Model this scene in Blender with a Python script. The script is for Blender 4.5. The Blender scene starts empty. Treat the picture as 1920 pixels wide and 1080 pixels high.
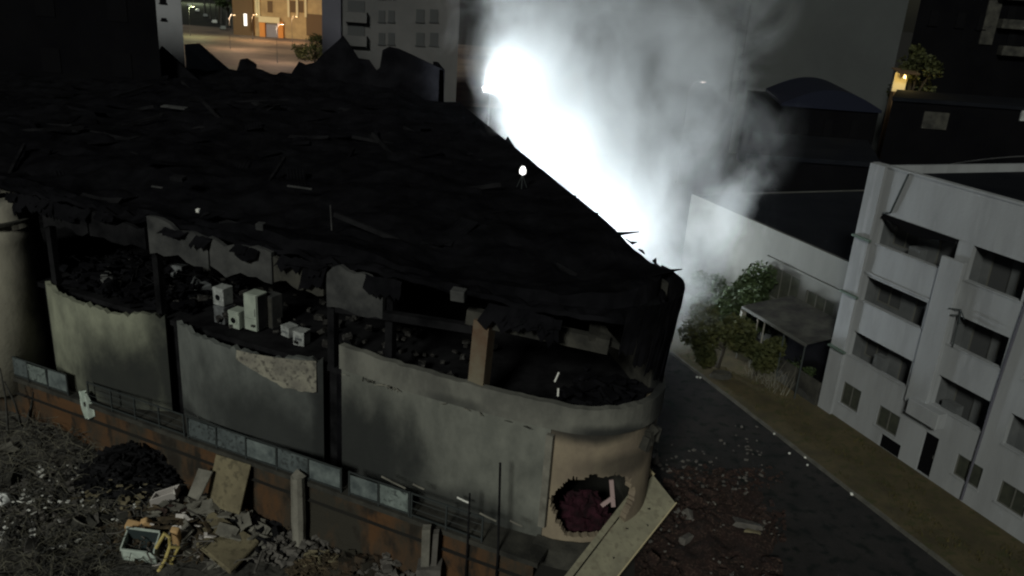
import bpy, bmesh, math, random
from mathutils import Vector, Matrix, noise
random.seed(7)
SC = bpy.context.scene
COL = SC.collection
V = Vector
R = math.radians

# ------------------------------------------------------------------ camera
FPX, PITCH, ROLL, CAMH = 1531.0, R(19.9), R(4.1), 20.0
_f = V((0, math.cos(PITCH), -math.sin(PITCH)))
_r0 = V((1, 0, 0)); _u0 = _r0.cross(_f)
CR = _r0 * math.cos(ROLL) + _u0 * math.sin(ROLL)
CU = _u0 * math.cos(ROLL) - _r0 * math.sin(ROLL)
CAM = V((0, 0, CAMH))
cd = bpy.data.cameras.new('camera'); cam = bpy.data.objects.new('camera', cd); COL.objects.link(cam)
m3 = Matrix((CR, CU, -_f)).transposed()
cam.matrix_world = Matrix.Translation(CAM) @ m3.to_4x4()
cd.sensor_width = 36; cd.lens = 36 * FPX / 1920; cd.clip_start = 0.5; cd.clip_end = 5000
SC.camera = cam

# ------------------------------------------------------------------ night sky, moon-like key, exposure
SUN_AZ, SUN_EL = R(18), R(29)            # light comes from behind-left of the camera
to_sun = V((-math.sin(SUN_AZ) * math.cos(SUN_EL), -math.cos(SUN_AZ) * math.cos(SUN_EL), math.sin(SUN_EL)))
w = bpy.data.worlds.new('World'); SC.world = w; w.use_nodes = True
nt = w.node_tree; bg = nt.nodes['Background']
sky = nt.nodes.new('ShaderNodeTexSky'); sky.sky_type = 'NISHITA'; sky.sun_disc = False
sky.sun_elevation = SUN_EL; sky.sun_rotation = R(180) + SUN_AZ
nt.links.new(sky.outputs['Color'], bg.inputs['Color']); bg.inputs['Strength'].default_value = 0.0022
sl = bpy.data.lights.new('sun', 'SUN'); so = bpy.data.objects.new('sun', sl); COL.objects.link(so)
sl.energy = 1.38; sl.angle = R(9); sl.color = (.98, 1.0, 0.88)
so.rotation_euler = to_sun.to_track_quat('Z', 'Y').to_euler(); so.location = (-40, -50, 60)
vs = SC.view_settings; vs.view_transform = 'Standard'; vs.look = 'None'; vs.exposure = 0; vs.gamma = 1
SC.cycles.use_denoising = True
SC.cycles.max_bounces = 5; SC.cycles.diffuse_bounces = 2; SC.cycles.glossy_bounces = 2
SC.cycles.volume_bounces = 0; SC.cycles.transparent_max_bounces = 8
SC.cycles.volume_step_rate = 1.0; SC.cycles.volume_max_steps = 256
SC.cycles.filter_width = 2.2
SC.cycles.sample_clamp_indirect = 4

# ------------------------------------------------------------------ helpers
def ray(px, py): return (_f * FPX + CR * (px - 960) - CU * (py - 540)).normalized()
def at_z(px, py, z): d = ray(px, py); return CAM + d * ((z - CAMH) / d.z)
def at_y(px, py, y): d = ray(px, py); return CAM + d * (y / d.y)
def at_plane(px, py, p, n): d = ray(px, py); return CAM + d * ((p - CAM).dot(n) / d.dot(n))
def fbm(p, o=4): return noise.fractal(V(p), 1.0, 2.0, o)

class MB:
    def __init__(s): s.v = []; s.f = []
    def add(s, vs, fs):
        b = len(s.v); s.v += [V(q) for q in vs]; s.f += [tuple(i + b for i in q) for q in fs]; return s
    def box(s, a, b, M=None):
        x0, y0, z0 = a; x1, y1, z1 = b
        vs = [V(q) for q in ((x0,y0,z0),(x1,y0,z0),(x1,y1,z0),(x0,y1,z0),(x0,y0,z1),(x1,y0,z1),(x1,y1,z1),(x0,y1,z1))]
        if M: vs = [M @ q for q in vs]
        return s.add(vs, [(3,2,1,0),(4,5,6,7),(0,1,5,4),(1,2,6,5),(2,3,7,6),(3,0,4,7)])
    def obox(s, o, ex, ey, ez):          # oriented box, o = corner
        o, ex, ey, ez = V(o), V(ex), V(ey), V(ez)
        vs = [o, o+ex, o+ex+ey, o+ey, o+ez, o+ex+ez, o+ex+ey+ez, o+ey+ez]
        return s.add(vs, [(3,2,1,0),(4,5,6,7),(0,1,5,4),(1,2,6,5),(2,3,7,6),(3,0,4,7)])
    def beam(s, p, q, wd, h, up=(0,0,1)):
        p, q = V(p), V(q); d = (q - p); u = V(up)
        sx = d.cross(u)
        if sx.length < 1e-4: sx = d.cross(V((1,0,0)))
        sx.normalize(); uu = sx.cross(d).normalized()
        return s.obox(p - sx*wd/2 - uu*h/2, d, sx*wd, uu*h)
    def prism(s, pts, vec):              # planar polygon extruded by vec
        pts = [V(q) for q in pts]; vec = V(vec); n = len(pts)
        return s.add(pts + [q + vec for q in pts], [tuple(range(n-1,-1,-1)), tuple(range(n,2*n))] + [(i,(i+1)%n,n+(i+1)%n,n+i) for i in range(n)])
    def tube(s, pts, r, n=6, r2=None):
        pts = [V(q) for q in pts]; vs = []; fs = []; m = len(pts)
        for i, p in enumerate(pts):
            d = (pts[min(i+1,m-1)] - pts[max(i-1,0)]).normalized()
            a = d.cross(V((0,0,1)))
            if a.length < 1e-3: a = d.cross(V((1,0,0)))
            a.normalize(); b = d.cross(a)
            rr = r if r2 is None else r + (r2 - r) * i / max(1, m-1)
            for k in range(n): t = 2*math.pi*k/n; vs.append(p + a*rr*math.cos(t) + b*rr*math.sin(t))
        for i in range(m-1):
            for k in range(n): fs.append((i*n+k, i*n+(k+1)%n, (i+1)*n+(k+1)%n, (i+1)*n+k))
        fs.append(tuple(range(n-1,-1,-1))); fs.append(tuple(range((m-1)*n, m*n)))
        return s.add(vs, fs)
    def lathe(s, prof, n=16, c=(0,0,0)):
        c = V(c); vs = []; fs = []; m = len(prof)
        for (r, z) in prof:
            for k in range(n): t = 2*math.pi*k/n; vs.append(c + V((r*math.cos(t), r*math.sin(t), z)))
        for i in range(m-1):
            for k in range(n): fs.append((i*n+k, i*n+(k+1)%n, (i+1)*n+(k+1)%n, (i+1)*n+k))
        fs.append(tuple(range(n-1,-1,-1))); fs.append(tuple(range((m-1)*n, m*n)))
        return s.add(vs, fs)
    def grid(s, fn, nu, nv):
        vs = [fn(i/nu, j/nv) for j in range(nv+1) for i in range(nu+1)]
        return s.add(vs, [(j*(nu+1)+i, j*(nu+1)+i+1, (j+1)*(nu+1)+i+1, (j+1)*(nu+1)+i) for j in range(nv) for i in range(nu)])
    def chunk(s, c, r, sq=(1,1,1), seed=None):      # broken irregular lump
        c = V(c); rx = Matrix.Rotation(random.uniform(0,6.3),3,'Z') @ Matrix.Rotation(random.uniform(-.6,.6),3,'X')
        vs = []
        for x in (-1,1):
            for y in (-1,1):
                for z in (-1,1):
                    q = V((x*sq[0]*random.uniform(.55,1.1), y*sq[1]*random.uniform(.55,1.1), z*sq[2]*random.uniform(.55,1.1)))*r
                    vs.append(c + rx @ q)
        return s.add(vs, [(0,1,3,2),(4,6,7,5),(0,4,5,1),(2,3,7,6),(0,2,6,4),(1,5,7,3)])
    def build(s, name, mat, parent=None, smooth=False, loc=None, local=False):
        # verts in world space unless local; origin goes to the piece's own middle
        me = bpy.data.meshes.new(name)
        if local: c = V((0,0,0))
        else:
            lo = V((min(q.x for q in s.v), min(q.y for q in s.v), min(q.z for q in s.v)))
            hi = V((max(q.x for q in s.v), max(q.y for q in s.v), max(q.z for q in s.v)))
            c = V(((lo.x+hi.x)/2, (lo.y+hi.y)/2, lo.z))
        me.from_pydata([q - c for q in s.v], [], s.f)
        bm = bmesh.new(); bm.from_mesh(me); bmesh.ops.recalc_face_normals(bm, faces=bm.faces); bm.to_mesh(me); bm.free()
        if smooth: me.polygons.foreach_set('use_smooth', [True]*len(me.polygons))
        me.materials.append(mat)
        o = bpy.data.objects.new(name, me); COL.objects.link(o)
        o.location = c
        if parent is not None:
            o.parent = parent
            if not local: o.location = c - parent_world(parent)
        if loc is not None: o.location = loc
        return o
def parent_world(p):
    l = V(p.location); q = p.parent
    while q is not None: l += V(q.location); q = q.parent
    return l
def tag(o, label, cat, group=None, kind=None):
    o['label'] = label; o['category'] = cat
    if group: o['group'] = group
    if kind: o['kind'] = kind
    return o
def struct(o, kind='structure'): o['kind'] = kind; return o
def thing(name, label, cat, loc=(0,0,0), rz=0, group=None):
    o = bpy.data.objects.new(name, None); COL.objects.link(o); o.location = loc; o.rotation_euler = (0,0,rz)
    o.empty_display_size = .2
    return tag(o, label, cat, group)
def copy_tree(o, parent=None):
    c = o.copy(); COL.objects.link(c); c.parent = parent
    for ch in list(o.children): copy_tree(ch, c)
    return c

# ------------------------------------------------------------------ materials
def mat(name, c1, c2=None, scale=1.5, rough=.85, bump=.0, bscale=12, metal=0, c3=None, stretch=(1,1,1), lo=.35, hi=.65, spec=.3, world=True, emit=None):
    m = bpy.data.materials.new(name); m.use_nodes = True; t = m.node_tree; N = t.nodes; L = t.links
    b = N['Principled BSDF']; b.inputs['Roughness'].default_value = rough; b.inputs['Metallic'].default_value = metal
    b.inputs['Specular IOR Level'].default_value = spec
    tc = N.new('ShaderNodeNewGeometry') if world else N.new('ShaderNodeTexCoord')
    out = tc.outputs['Position'] if world else tc.outputs['Object']
    mp = N.new('ShaderNodeMapping'); mp.inputs['Scale'].default_value = stretch; L.new(out, mp.inputs['Vector'])
    if c2 is None: b.inputs['Base Color'].default_value = (*c1, 1)
    else:
        n = N.new('ShaderNodeTexNoise'); n.inputs['Scale'].default_value = scale; n.inputs['Detail'].default_value = 6; n.inputs['Roughness'].default_value = .62
        L.new(mp.outputs[0], n.inputs['Vector'])
        r = N.new('ShaderNodeMapRange'); r.inputs[1].default_value = lo; r.inputs[2].default_value = hi; L.new(n.outputs[0], r.inputs[0])
        mx = N.new('ShaderNodeMix'); mx.data_type = 'RGBA'; L.new(r.outputs[0], mx.inputs[0])
        mx.inputs[6].default_value = (*c1, 1); mx.inputs[7].default_value = (*c2, 1)
        col = mx.outputs[2]
        if c3 is not None:
            n2 = N.new('ShaderNodeTexNoise'); n2.inputs['Scale'].default_value = scale*3.7; n2.inputs['Detail'].default_value = 4
            L.new(mp.outputs[0], n2.inputs['Vector'])
            r2 = N.new('ShaderNodeMapRange'); r2.inputs[1].default_value = .52; r2.inputs[2].default_value = .66; L.new(n2.outputs[0], r2.inputs[0])
            m2 = N.new('ShaderNodeMix'); m2.data_type = 'RGBA'; L.new(r2.outputs[0], m2.inputs[0]); L.new(col, m2.inputs[6]); m2.inputs[7].default_value = (*c3, 1)
            col = m2.outputs[2]
        L.new(col, b.inputs['Base Color'])
    if bump:
        n3 = N.new('ShaderNodeTexNoise'); n3.inputs['Scale'].default_value = bscale; n3.inputs['Detail'].default_value = 5; L.new(out, n3.inputs['Vector'])
        bp = N.new('ShaderNodeBump'); bp.inputs['Strength'].default_value = bump; bp.inputs['Distance'].default_value = .05
        L.new(n3.outputs[0], bp.inputs['Height']); L.new(bp.outputs[0], b.inputs['Normal'])
    if emit:
        b.inputs['Emission Color'].default_value = (*emit[:3], 1); b.inputs['Emission Strength'].default_value = emit[3]
    return m

def soot_shade_mat(name, base, base2, spots, soot_shade=(.018,.02,.021), peel=None, nscale=.55, amount=1.0):
    """painted render with smoke stains and painted-in shade: each spot = (centre, radii xyz, strength) in the place's own metres"""
    m = mat(name, base, base2, scale=.9, rough=.88, bump=.25, bscale=6, stretch=(1,1,.55), lo=.38, hi=.62)
    t = m.node_tree; N = t.nodes; L = t.links; b = N['Principled BSDF']
    prev = b.inputs['Base Color'].links[0].from_socket
    g = N.new('ShaderNodeNewGeometry')
    nz = N.new('ShaderNodeTexNoise'); nz.inputs['Scale'].default_value = nscale; nz.inputs['Detail'].default_value = 7; nz.inputs['Roughness'].default_value = .6
    mp = N.new('ShaderNodeMapping'); mp.inputs['Scale'].default_value = (1,1,.6); L.new(g.outputs['Position'], mp.inputs[0]); L.new(mp.outputs[0], nz.inputs['Vector'])
    tot = None
    for (c, rad, st) in spots:
        sub = N.new('ShaderNodeVectorMath'); sub.operation = 'SUBTRACT'; sub.inputs[1].default_value = c; L.new(g.outputs['Position'], sub.inputs[0])
        dv = N.new('ShaderNodeVectorMath'); dv.operation = 'DIVIDE'; dv.inputs[1].default_value = rad; L.new(sub.outputs[0], dv.inputs[0])
        ln = N.new('ShaderNodeVectorMath'); ln.operation = 'LENGTH'; L.new(dv.outputs[0], ln.inputs[0])
        ad = N.new('ShaderNodeMath'); ad.operation = 'MULTIPLY_ADD'; ad.inputs[1].default_value = 1.3; L.new(nz.outputs[0], ad.inputs[0]); L.new(ln.outputs['Value'], ad.inputs[2])
        r = N.new('ShaderNodeMapRange'); r.interpolation_type = 'SMOOTHSTEP'; r.inputs[1].default_value = 2.0; r.inputs[2].default_value = 1.0
        r.inputs[3].default_value = 0; r.inputs[4].default_value = st; L.new(ad.outputs[0], r.inputs[0])
        if tot is None: tot = r.outputs[0]
        else:
            mxx = N.new('ShaderNodeMath'); mxx.operation = 'MAXIMUM'; L.new(tot, mxx.inputs[0]); L.new(r.outputs[0], mxx.inputs[1]); tot = mxx.outputs[0]
    # general patchy smoke film
    r0 = N.new('ShaderNodeMapRange'); r0.inputs[1].default_value = .45; r0.inputs[2].default_value = .75; r0.inputs[4].default_value = .55*amount; L.new(nz.outputs[0], r0.inputs[0])
    mm = N.new('ShaderNodeMath'); mm.operation = 'MAXIMUM'; L.new(tot, mm.inputs[0]); L.new(r0.outputs[0], mm.inputs[1])
    mx = N.new('ShaderNodeMix'); mx.data_type = 'RGBA'; L.new(mm.outputs[0], mx.inputs[0]); L.new(prev, mx.inputs[6]); mx.inputs[7].default_value = (*soot_shade, 1)
    L.new(mx.outputs[2], b.inputs['Base Color'])
    return m

M = {}
M['char'] = mat('charred', (.004,.004,.005), (.010,.010,.012), scale=.6, rough=1, bump=.5, bscale=3, spec=.0)
M['char2'] = mat('charred_metal', (.005,.005,.006), (.017,.017,.019), scale=.8, rough=.95, bump=.3, bscale=4, spec=.04)
M['ash'] = mat('ashy_rubble', (.012,.012,.013), (.04,.038,.036), scale=2.2, rough=.95, bump=.4, c3=(.07,.068,.065), spec=.1)
M['black'] = mat('soot_black', (.004,.004,.004), rough=1, spec=0)
M['spandrel'] = mat('sooty_spandrel', (.075,.076,.076), (.022,.023,.025), scale=.7, rough=.9, bump=.2)
M['concrete'] = mat('concrete', (.24,.23,.20), (.12,.115,.10), scale=1.1, rough=.9, bump=.3)
M['conc_dark'] = mat('sooty_concrete', (.06,.058,.05), (.018,.018,.017), scale=1.0, rough=.9, bump=.3)
M['asphalt'] = mat('asphalt', (.021,.021,.022), (.034,.032,.032), scale=.5, rough=.9, bump=.5, bscale=9, c3=(.012,.015,.015), spec=.12)
M['ground'] = mat('bare_ground', (.02,.02,.02), (.034,.032,.028), scale=.2, rough=.95)
M['plaza'] = mat('plaza_paving', (.24,.185,.15), (.11,.085,.085), scale=.035, rough=.8, c3=(.17,.14,.115), lo=.42, hi=.6)
M['kerb'] = mat('kerb_concrete', (.12,.115,.10), (.07,.068,.06), scale=1.4, rough=.9, bump=.3)
M['verge'] = mat('dry_verge_soil', (.085,.068,.036), (.05,.042,.024), scale=.8, rough=1, bump=.6, c3=(.05,.05,.02))
M['soil'] = mat('rust_brown_soil', (.095,.048,.022), (.036,.033,.026), scale=.4, rough=.95, bump=.6, c3=(.022,.018,.014), stretch=(1,1,.45), lo=.42, hi=.58)
M['lot'] = mat('burnt_lot', (.04,.039,.036), (.09,.085,.074), scale=1.0, rough=.95, bump=.8, bscale=5, c3=(.02,.018,.016))
M['white_paint'] = mat('dirty_white_render', (.30,.312,.332), (.215,.222,.234), scale=.6, rough=.85, bump=.15, bscale=9, stretch=(1,1,.22), lo=.35, hi=.68, c3=(.28,.29,.305))
M['recess'] = mat('shaded_recess_paint', (.11,.115,.12), (.075,.08,.085), scale=.8, rough=.9)  # darker wall copy that paints in the shade inside the balconies
M['ledge_green'] = mat('mossy_ledge', (.10,.14,.12), rough=.9)
M['pane'] = mat('window_pane', (.055,.058,.045), (.035,.038,.032), scale=3, rough=.55, spec=.2)
M['frame'] = mat('window_frame', (.10,.10,.09), rough=.6)
M['dark_room'] = mat('dark_recess', (.05,.052,.055), rough=.9)
M['door'] = mat('dark_door', (.006,.006,.007), rough=1, spec=0)
M['grey_wall'] = mat('grey_neighbour_wall', (.085,.085,.078), (.06,.06,.055), scale=.4, rough=.9, stretch=(1,1,.4))
M['roof_dark'] = mat('dark_roof', (.006,.007,.010), (.011,.012,.015), scale=.3, rough=.9, spec=.05)
M['white'] = mat('white_enamel', (.42,.44,.44), (.20,.21,.21), scale=5, rough=.4, world=False)
M['fridge'] = mat('pale_green_enamel', (.42,.47,.41), (.30,.34,.30), scale=2, rough=.35, spec=.5)
M['dwhite'] = mat('sooty_enamel', (.16,.17,.18), (.07,.075,.08), scale=3, rough=.6)
M['port'] = mat('porthole_glass', (.006,.007,.008), rough=.25)
M['rail'] = mat('railing_steel', (.05,.058,.06), rough=.6, metal=.3)
M['panel'] = mat('railing_panel', (.11,.13,.135), (.06,.072,.076), scale=1.6, rough=.55, c3=(.035,.04,.042))
M['panel2'] = mat('railing_panel_bright', (.22,.26,.25), (.10,.12,.12), scale=1.6, rough=.5, c3=(.06,.07,.07))
M['panel3'] = mat('railing_panel_sooty', (.07,.085,.09), (.17,.20,.20), scale=1.8, rough=.6)
M['beam'] = mat('fallen_fascia_paint', (.38,.36,.26), (.27,.255,.19), scale=1.2, rough=.6, bump=.15, c3=(.25,.23,.17))
M['tan'] = mat('tan_board', (.22,.19,.12), (.14,.12,.078), scale=1.0, rough=.9, bump=.4, c3=(.11,.095,.062))
M['peach'] = mat('peach_foam', (.60,.40,.20), (.50,.31,.15), scale=6, rough=.95)
M['yellow'] = mat('yellow_paint', (.58,.48,.18), (.45,.36,.14), scale=5, rough=.6)
M['mint'] = mat('mint_plastic', (.58,.66,.60), (.45,.52,.48), scale=4, rough=.5)
M['slate'] = mat('dark_green_lining', (.03,.042,.045), rough=.7)
M['lilac'] = mat('offwhite_ceramic', (.62,.58,.56), rough=.4)
M['wine'] = mat('wine_red_cloth', (.035,.006,.014), (.008,.002,.004), scale=3, rough=.9)
M['redrub'] = mat('red_brown_rubble', (.03,.016,.014), (.014,.010,.009), scale=3, rough=.95, c3=(.07,.045,.035))
M['wood'] = mat('burnt_wood', (.10,.075,.045), (.03,.024,.018), scale=3, rough=.9)
M['leaf'] = mat('leaf', (.034,.05,.018), (.022,.035,.014), scale=1.2, rough=.7, spec=.2)
M['leaf2'] = mat('leaf_olive', (.06,.062,.022), (.026,.032,.012), scale=1.2, rough=.7, spec=.2)  # brighter, yellower olive leaf tone
M['bark'] = mat('bark', (.03,.026,.02), rough=.95)
M['twig'] = mat('dry_twig', (.20,.19,.15), (.08,.075,.06), scale=2, rough=.95)
M['twig2'] = mat('dead_branch', (.07,.07,.065), (.035,.034,.032), scale=2, rough=.95)
M['paper'] = mat('white_litter', (.75,.75,.72), rough=.8)
M['rubble_grey'] = mat('grey_rubble', (.14,.13,.12), (.08,.075,.07), scale=2, rough=.95)
M['tower'] = mat('grey_tower_wall', (.062,.068,.070), (.048,.052,.054), scale=.1, rough=.9)
M['apt'] = mat('apartment_wall', (.10,.098,.10), (.075,.075,.077), scale=.15, rough=.9)
M['apt_blue'] = mat('apartment_wall_mauve', (.10,.098,.125), (.08,.08,.10), scale=.15, rough=.9)
M['narrow'] = mat('narrow_house_wall', (.26,.265,.285), (.22,.225,.24), scale=.2, rough=.9)
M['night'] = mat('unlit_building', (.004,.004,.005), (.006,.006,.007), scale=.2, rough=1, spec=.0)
M['blue_roof'] = mat('blue_sheet_roof', (.010,.012,.022), rough=.9, spec=.1)
M['store'] = mat('sandstone_front', (.42,.30,.15), (.30,.21,.11), scale=.4, rough=.85)
M['store_dark'] = mat('brown_front', (.12,.075,.04), rough=.85)
M['orange'] = mat('orange_pillar', (.60,.24,.06), rough=.8)
M['cream'] = mat('cream_lintel', (.60,.52,.33), rough=.8)
M['shutter'] = mat('grey_shutter', (.22,.21,.24), rough=.7)
M['steel'] = mat('galvanised_steel', (.2,.2,.2), rough=.5, metal=.6)
def emat(name, c, s): return mat(name, (.8,.8,.8), emit=(*c, s))
M['lampw'] = emat('lit_lamp_white', (.95,1,1), 60)
M['lampw2'] = emat('lit_small_lamp', (1,.98,.95), 2.2)
M['lamps'] = emat('lit_lamp_sodium', (1,.62,.25), 3)
M['tube'] = emat('lit_sign_tube', (1,.98,.9), 1.3)
M['lampp'] = emat('lit_pinkish_lamp', (1,.85,.8), 3)
for k, m_ in M.items(): pass

# ------------------------------------------------------------------ the frame of the place
FP = V((2.01, 25.56, 0)); FD = V((-.918, .397, 0)).normalized(); FN = V((-.397, -.918, 0)).normalized()   # front of the burnt building
WZ = .85                                                # level of the walkway along the front
def F(s, off=0, z=0): return FP + FD * s + FN * off + V((0, 0, z))
def s_of(px, py, off=0): return (at_plane(px, py, FP + FN * off, FN) - FP).dot(FD)
NC = V((2.96, 28.42, 0)); NR = 3.0                       # centre and radius of the rounded nose
def NP(a, r=NR, z=0): return NC + V((math.cos(a) * r, math.sin(a) * r, z))
NA0, NA1 = R(-113.4), R(14)
SD = V((-.262, .965, 0)).normalized(); SP = NP(NA1)      # street side of the burnt building
SL = 46.0
WP = V((16.96, 39.33, 0)); WD = V((.384, -.923, 0)).normalized(); WN = V((-.923, -.384, 0)).normalized()   # white apartment house
def W(u, off=0, z=0): return WP + WD * u + WN * off + V((0, 0, z))

# ------------------------------------------------------------------ ground, road, kerb, verge, lot
edge = [F(60, 1.5), F(0, 1.5), NP(R(-90), 4.4), V((6.6, 22.5, 0)), V((9, 10, 0)), V((12, -60, 0))]
g = MB()
big = [V((900, -60, 0)), V((900, 1500, 0)), V((-900, 1500, 0)), V((-900, 100, 0))]
pts = edge + big
bm = bmesh.new(); vsx = [bm.verts.new((p.x, p.y, -.012)) for p in pts]; fc = bm.faces.new(vsx); bmesh.ops.triangulate(bm, faces=[fc])
me = bpy.data.meshes.new('ground'); bm.to_mesh(me); bm.free(); me.materials.append(M['ground'])
o = bpy.data.objects.new('ground', me); COL.objects.link(o); struct(o)
# make sure it faces up
if me.polygons[0].normal.z < 0:
    me.flip_normals()
# road between the kerb and the burnt building
road = MB()
def roadpt(u, v):
    y = -40 + u * 260
    right = W((39.33 - y) / .923, 4.1)
    left = right + V((-11 - 3 * noise.noise(V((y * .05, 3, 0))), 0, 0))
    p = left.lerp(right, v); p.z = -.004 + .02 * noise.noise(V((p.x * .3, p.y * .3, 0))) * (1 - v) ; p.z = max(p.z, -.008); return p
road.grid(roadpt, 90, 8); o = road.build('road', M['asphalt']); struct(o)
# kerb stones, each a part of the pavement
pav = MB(); 
def pavpt(u, v):
    p = W(-60 + u * 100, 4.0 - v * 4.0); p.z = .13 + .17 * v + .05 * noise.noise(V((p.x * .8, p.y * .8, 0))) * (v * (1 - v) * 4); return p
pav.grid(pavpt, 160, 12); verge = pav.build('verge', M['verge'], smooth=True); struct(verge)
ks = MB(); ks.box((0, -.07, -.05), (.97, .07, .135)); kme = None
for i in range(62):
    u = -32 + i
    if kme is None:
        k = ks.build('kerb_stone', M['kerb'], verge, local=True); kme = k.data
    else:
        k = bpy.data.objects.new('kerb_stone', kme); COL.objects.link(k); k.parent = verge
    p = W(u, 4.05) - parent_world(verge); k.location = (p.x, p.y, -parent_world(verge).z + random.uniform(-.012, .012))
    k.rotation_euler = (random.uniform(-.02,.02), random.uniform(-.01,.01), math.atan2(WD.y, WD.x) + random.uniform(-.01,.01))
# grass tufts along the verge
gr = MB()
for i in range(5200):
    u = random.uniform(-22, 16); of = random.uniform(.1, 3.7)
    if noise.noise(V((u * .35, of * .9, 2))) < -.12 + .25 * abs(of - 2.4): continue
    p = W(u, of); p.z = .13 + .17 * (1 - of / 4) - .02
    a = random.uniform(0, 6.3); h = random.uniform(.06, .2); dx = V((math.cos(a), math.sin(a), 0)) * .035
    gr.add([p - dx, p + dx, p + V((random.uniform(-.08,.08), random.uniform(-.08,.08), h))], [(0, 1, 2)])
o = gr.build('grass', mat('dry_grass', (.075,.062,.022), (.05,.045,.016), scale=1, rough=.9)); tag(o, 'patchy dry grass on the strip before the white apartment house', 'grass', kind='stuff')
# the sunken lot in front
def lotz(x, y):
    s = (V((x, y, 0)) - FP).dot(FD); off = (V((x, y, 0)) - FP).dot(FN)
    z = -2.35 + .5 * fbm((x * .22, y * .22, 1)) + .16 * fbm((x * .9, y * .9, 5))
    z += .9 * max(0, min(1, (s - 13) / 12)) * max(0, min(1, (7 - off) / 6))
    return z
lot = MB()
def lotpt(u, v):
    s = 62 - u * 66; off = 1.2 + v * v * 75
    p = F(s, off); p.z = lotz(p.x, p.y); return p
lot.grid(lotpt, 150, 70); o = lot.build('lot_ground', M['lot'], smooth=True); struct(o)
rw = MB(); a, b = V((6.6, 22.5, 0)), V((9, 10, 0))
rw.obox(NP(R(-90), 4.3) + V((0, 0, -3.2)), a - NP(R(-90), 4.3), V((-.3, -.05, 0)), V((0, 0, 3.16)))
rw.obox(a + V((0, 0, -3.2)), b - a, V((-.3, -.05, 0)), V((0, 0, 3.16)))
rw.obox(b + V((0, 0, -3.2)), V((3, -70, 0)), V((-.3, -.05, 0)), V((0, 0, 3.16)))
tag(rw.build('retaining_wall', M['soil']), 'low brown retaining wall under the street edge beside the fallen fascia', 'wall')

# ------------------------------------------------------------------ the burnt building
BB = thing('burnt_building', 'burnt-out flatiron commercial building with bowed sooty walls and black collapsed roof', 'building', F(8, 0, 0))

def curved_wall(path, nt_, z0, ztop, nz, thick, mt, name, parent, hole=None, jag=0):
    """path(t) -> (point, outward normal); grid wall with real thickness and cut-out holes"""
    P = []; Q = []
    for j in range(nz + 1):
        for i in range(nt_ + 1):
            t = i / nt_; p, n = path(t); zt = ztop(t); z = z0 + (zt - z0) * j / nz
            if j == nz and jag: z += jag * noise.noise(V((t * 40, zt, 3))) - jag * .3
            jt = V((0, 0, 0))
            if hole and 0 < i < nt_ and 0 < j < nz: jt = V((-n.y, n.x, 0)) * random.uniform(-.035, .035) + V((0, 0, random.uniform(-.04, .04)))
            P.append(p + jt + V((0, 0, z))); Q.append(p + jt - n * thick + V((0, 0, z)))
    n0 = len(P); idx = lambda i, j: j * (nt_ + 1) + i
    keep = lambda i, j: 0 <= i < nt_ and 0 <= j < nz and not (hole and hole((i + .5) / nt_, P[idx(i, j)].z * .5 + P[idx(i, j + 1)].z * .5))
    f = []
    for j in range(nz):
        for i in range(nt_):
            if not keep(i, j): continue
            a, b, c, d = idx(i, j), idx(i + 1, j), idx(i + 1, j + 1), idx(i, j + 1)
            f.append((a, b, c, d)); f.append((n0 + d, n0 + c, n0 + b, n0 + a))
            if not keep(i, j - 1): f.append((b, a, n0 + a, n0 + b))
            if not keep(i, j + 1): f.append((d, c, n0 + c, n0 + d))
            if not keep(i - 1, j): f.append((a, d, n0 + d, n0 + a))
            if not keep(i + 1, j): f.append((c, b, n0 + b, n0 + c))
    mb = MB(); mb.v = P + Q; mb.f = f
    return mb.build(name, mt, parent)

def bow(s0, s1, sag):
    a, b = F(s0), F(s1)
    def fn(t):
        p = a.lerp(b, t) + FN * (sag * 4 * t * (1 - t))
        sl = sag * 4 * (1 - 2 * t) / abs(s1 - s0)
        n = (FN - FD * sl * (1 if s1 > s0 else -1)).normalized()
        return p, n
    return fn
# smoke stains per bay; right edges and feet also paint in shade (world metres)
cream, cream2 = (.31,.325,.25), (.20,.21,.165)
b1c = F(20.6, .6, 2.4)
m_bay1 = soot_shade_mat('bay_render_a', cream, cream2, [(tuple(F(20.6, .7, 2.2)), (3.6, 3.6, 2.8), .95), (tuple(F(18.5, .2, 3)), (1.3, 1.3, 6), .95), (tuple(F(22.5, .7, -.2)), (5.5, 4.5, 2.0), .9)], amount=.75)
m_bay2 = soot_shade_mat('bay_render_b', (.17,.182,.175), (.12,.13,.126), [(tuple(F(12.6, .7, 2.0)), (5.0, 5.0, 3.2), .86), (tuple(F(10.1, .2, 3)), (1.1, 1.1, 6), .95), (tuple(F(16.6, .4, .2)), (4, 4, 2.2), .85)], amount=1.1)
m_bay3 = soot_shade_mat('bay_render_c', (.20,.206,.185), (.14,.146,.132), [(tuple(F(7.8, .3, 2.2)), (3.4, 3.4, 3.2), .93), (tuple(F(4.0, .3, .6)), (5.5, 4.5, 1.5), .85)], amount=1.0)
m_nose = soot_shade_mat('nose_render', (.29,.24,.175), (.21,.17,.13), [(tuple(NP(R(-85), 3, 5.6)), (2.6, 1.2, .5), .9), (tuple(NP(R(-60), 3, 4.1)), (1.6, 1.6, .55), .6), (tuple(NP(R(-30), 3, 5.8)), (1.0, 1.0, 1.3), .95)], amount=.5)
m_ring = soot_shade_mat('parapet_render', (.19,.19,.17), (.12,.12,.11), [(tuple(NP(R(-10), 3, 6.2)), (1.4, 2.6, 3), .97), (tuple(NP(R(-70), 3, 5.5)), (1.8, 1.6, .45), .9), (tuple(F(4.0, .2, 5.6)), (1.2, 1.0, .4), .6)], amount=.8)

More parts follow.
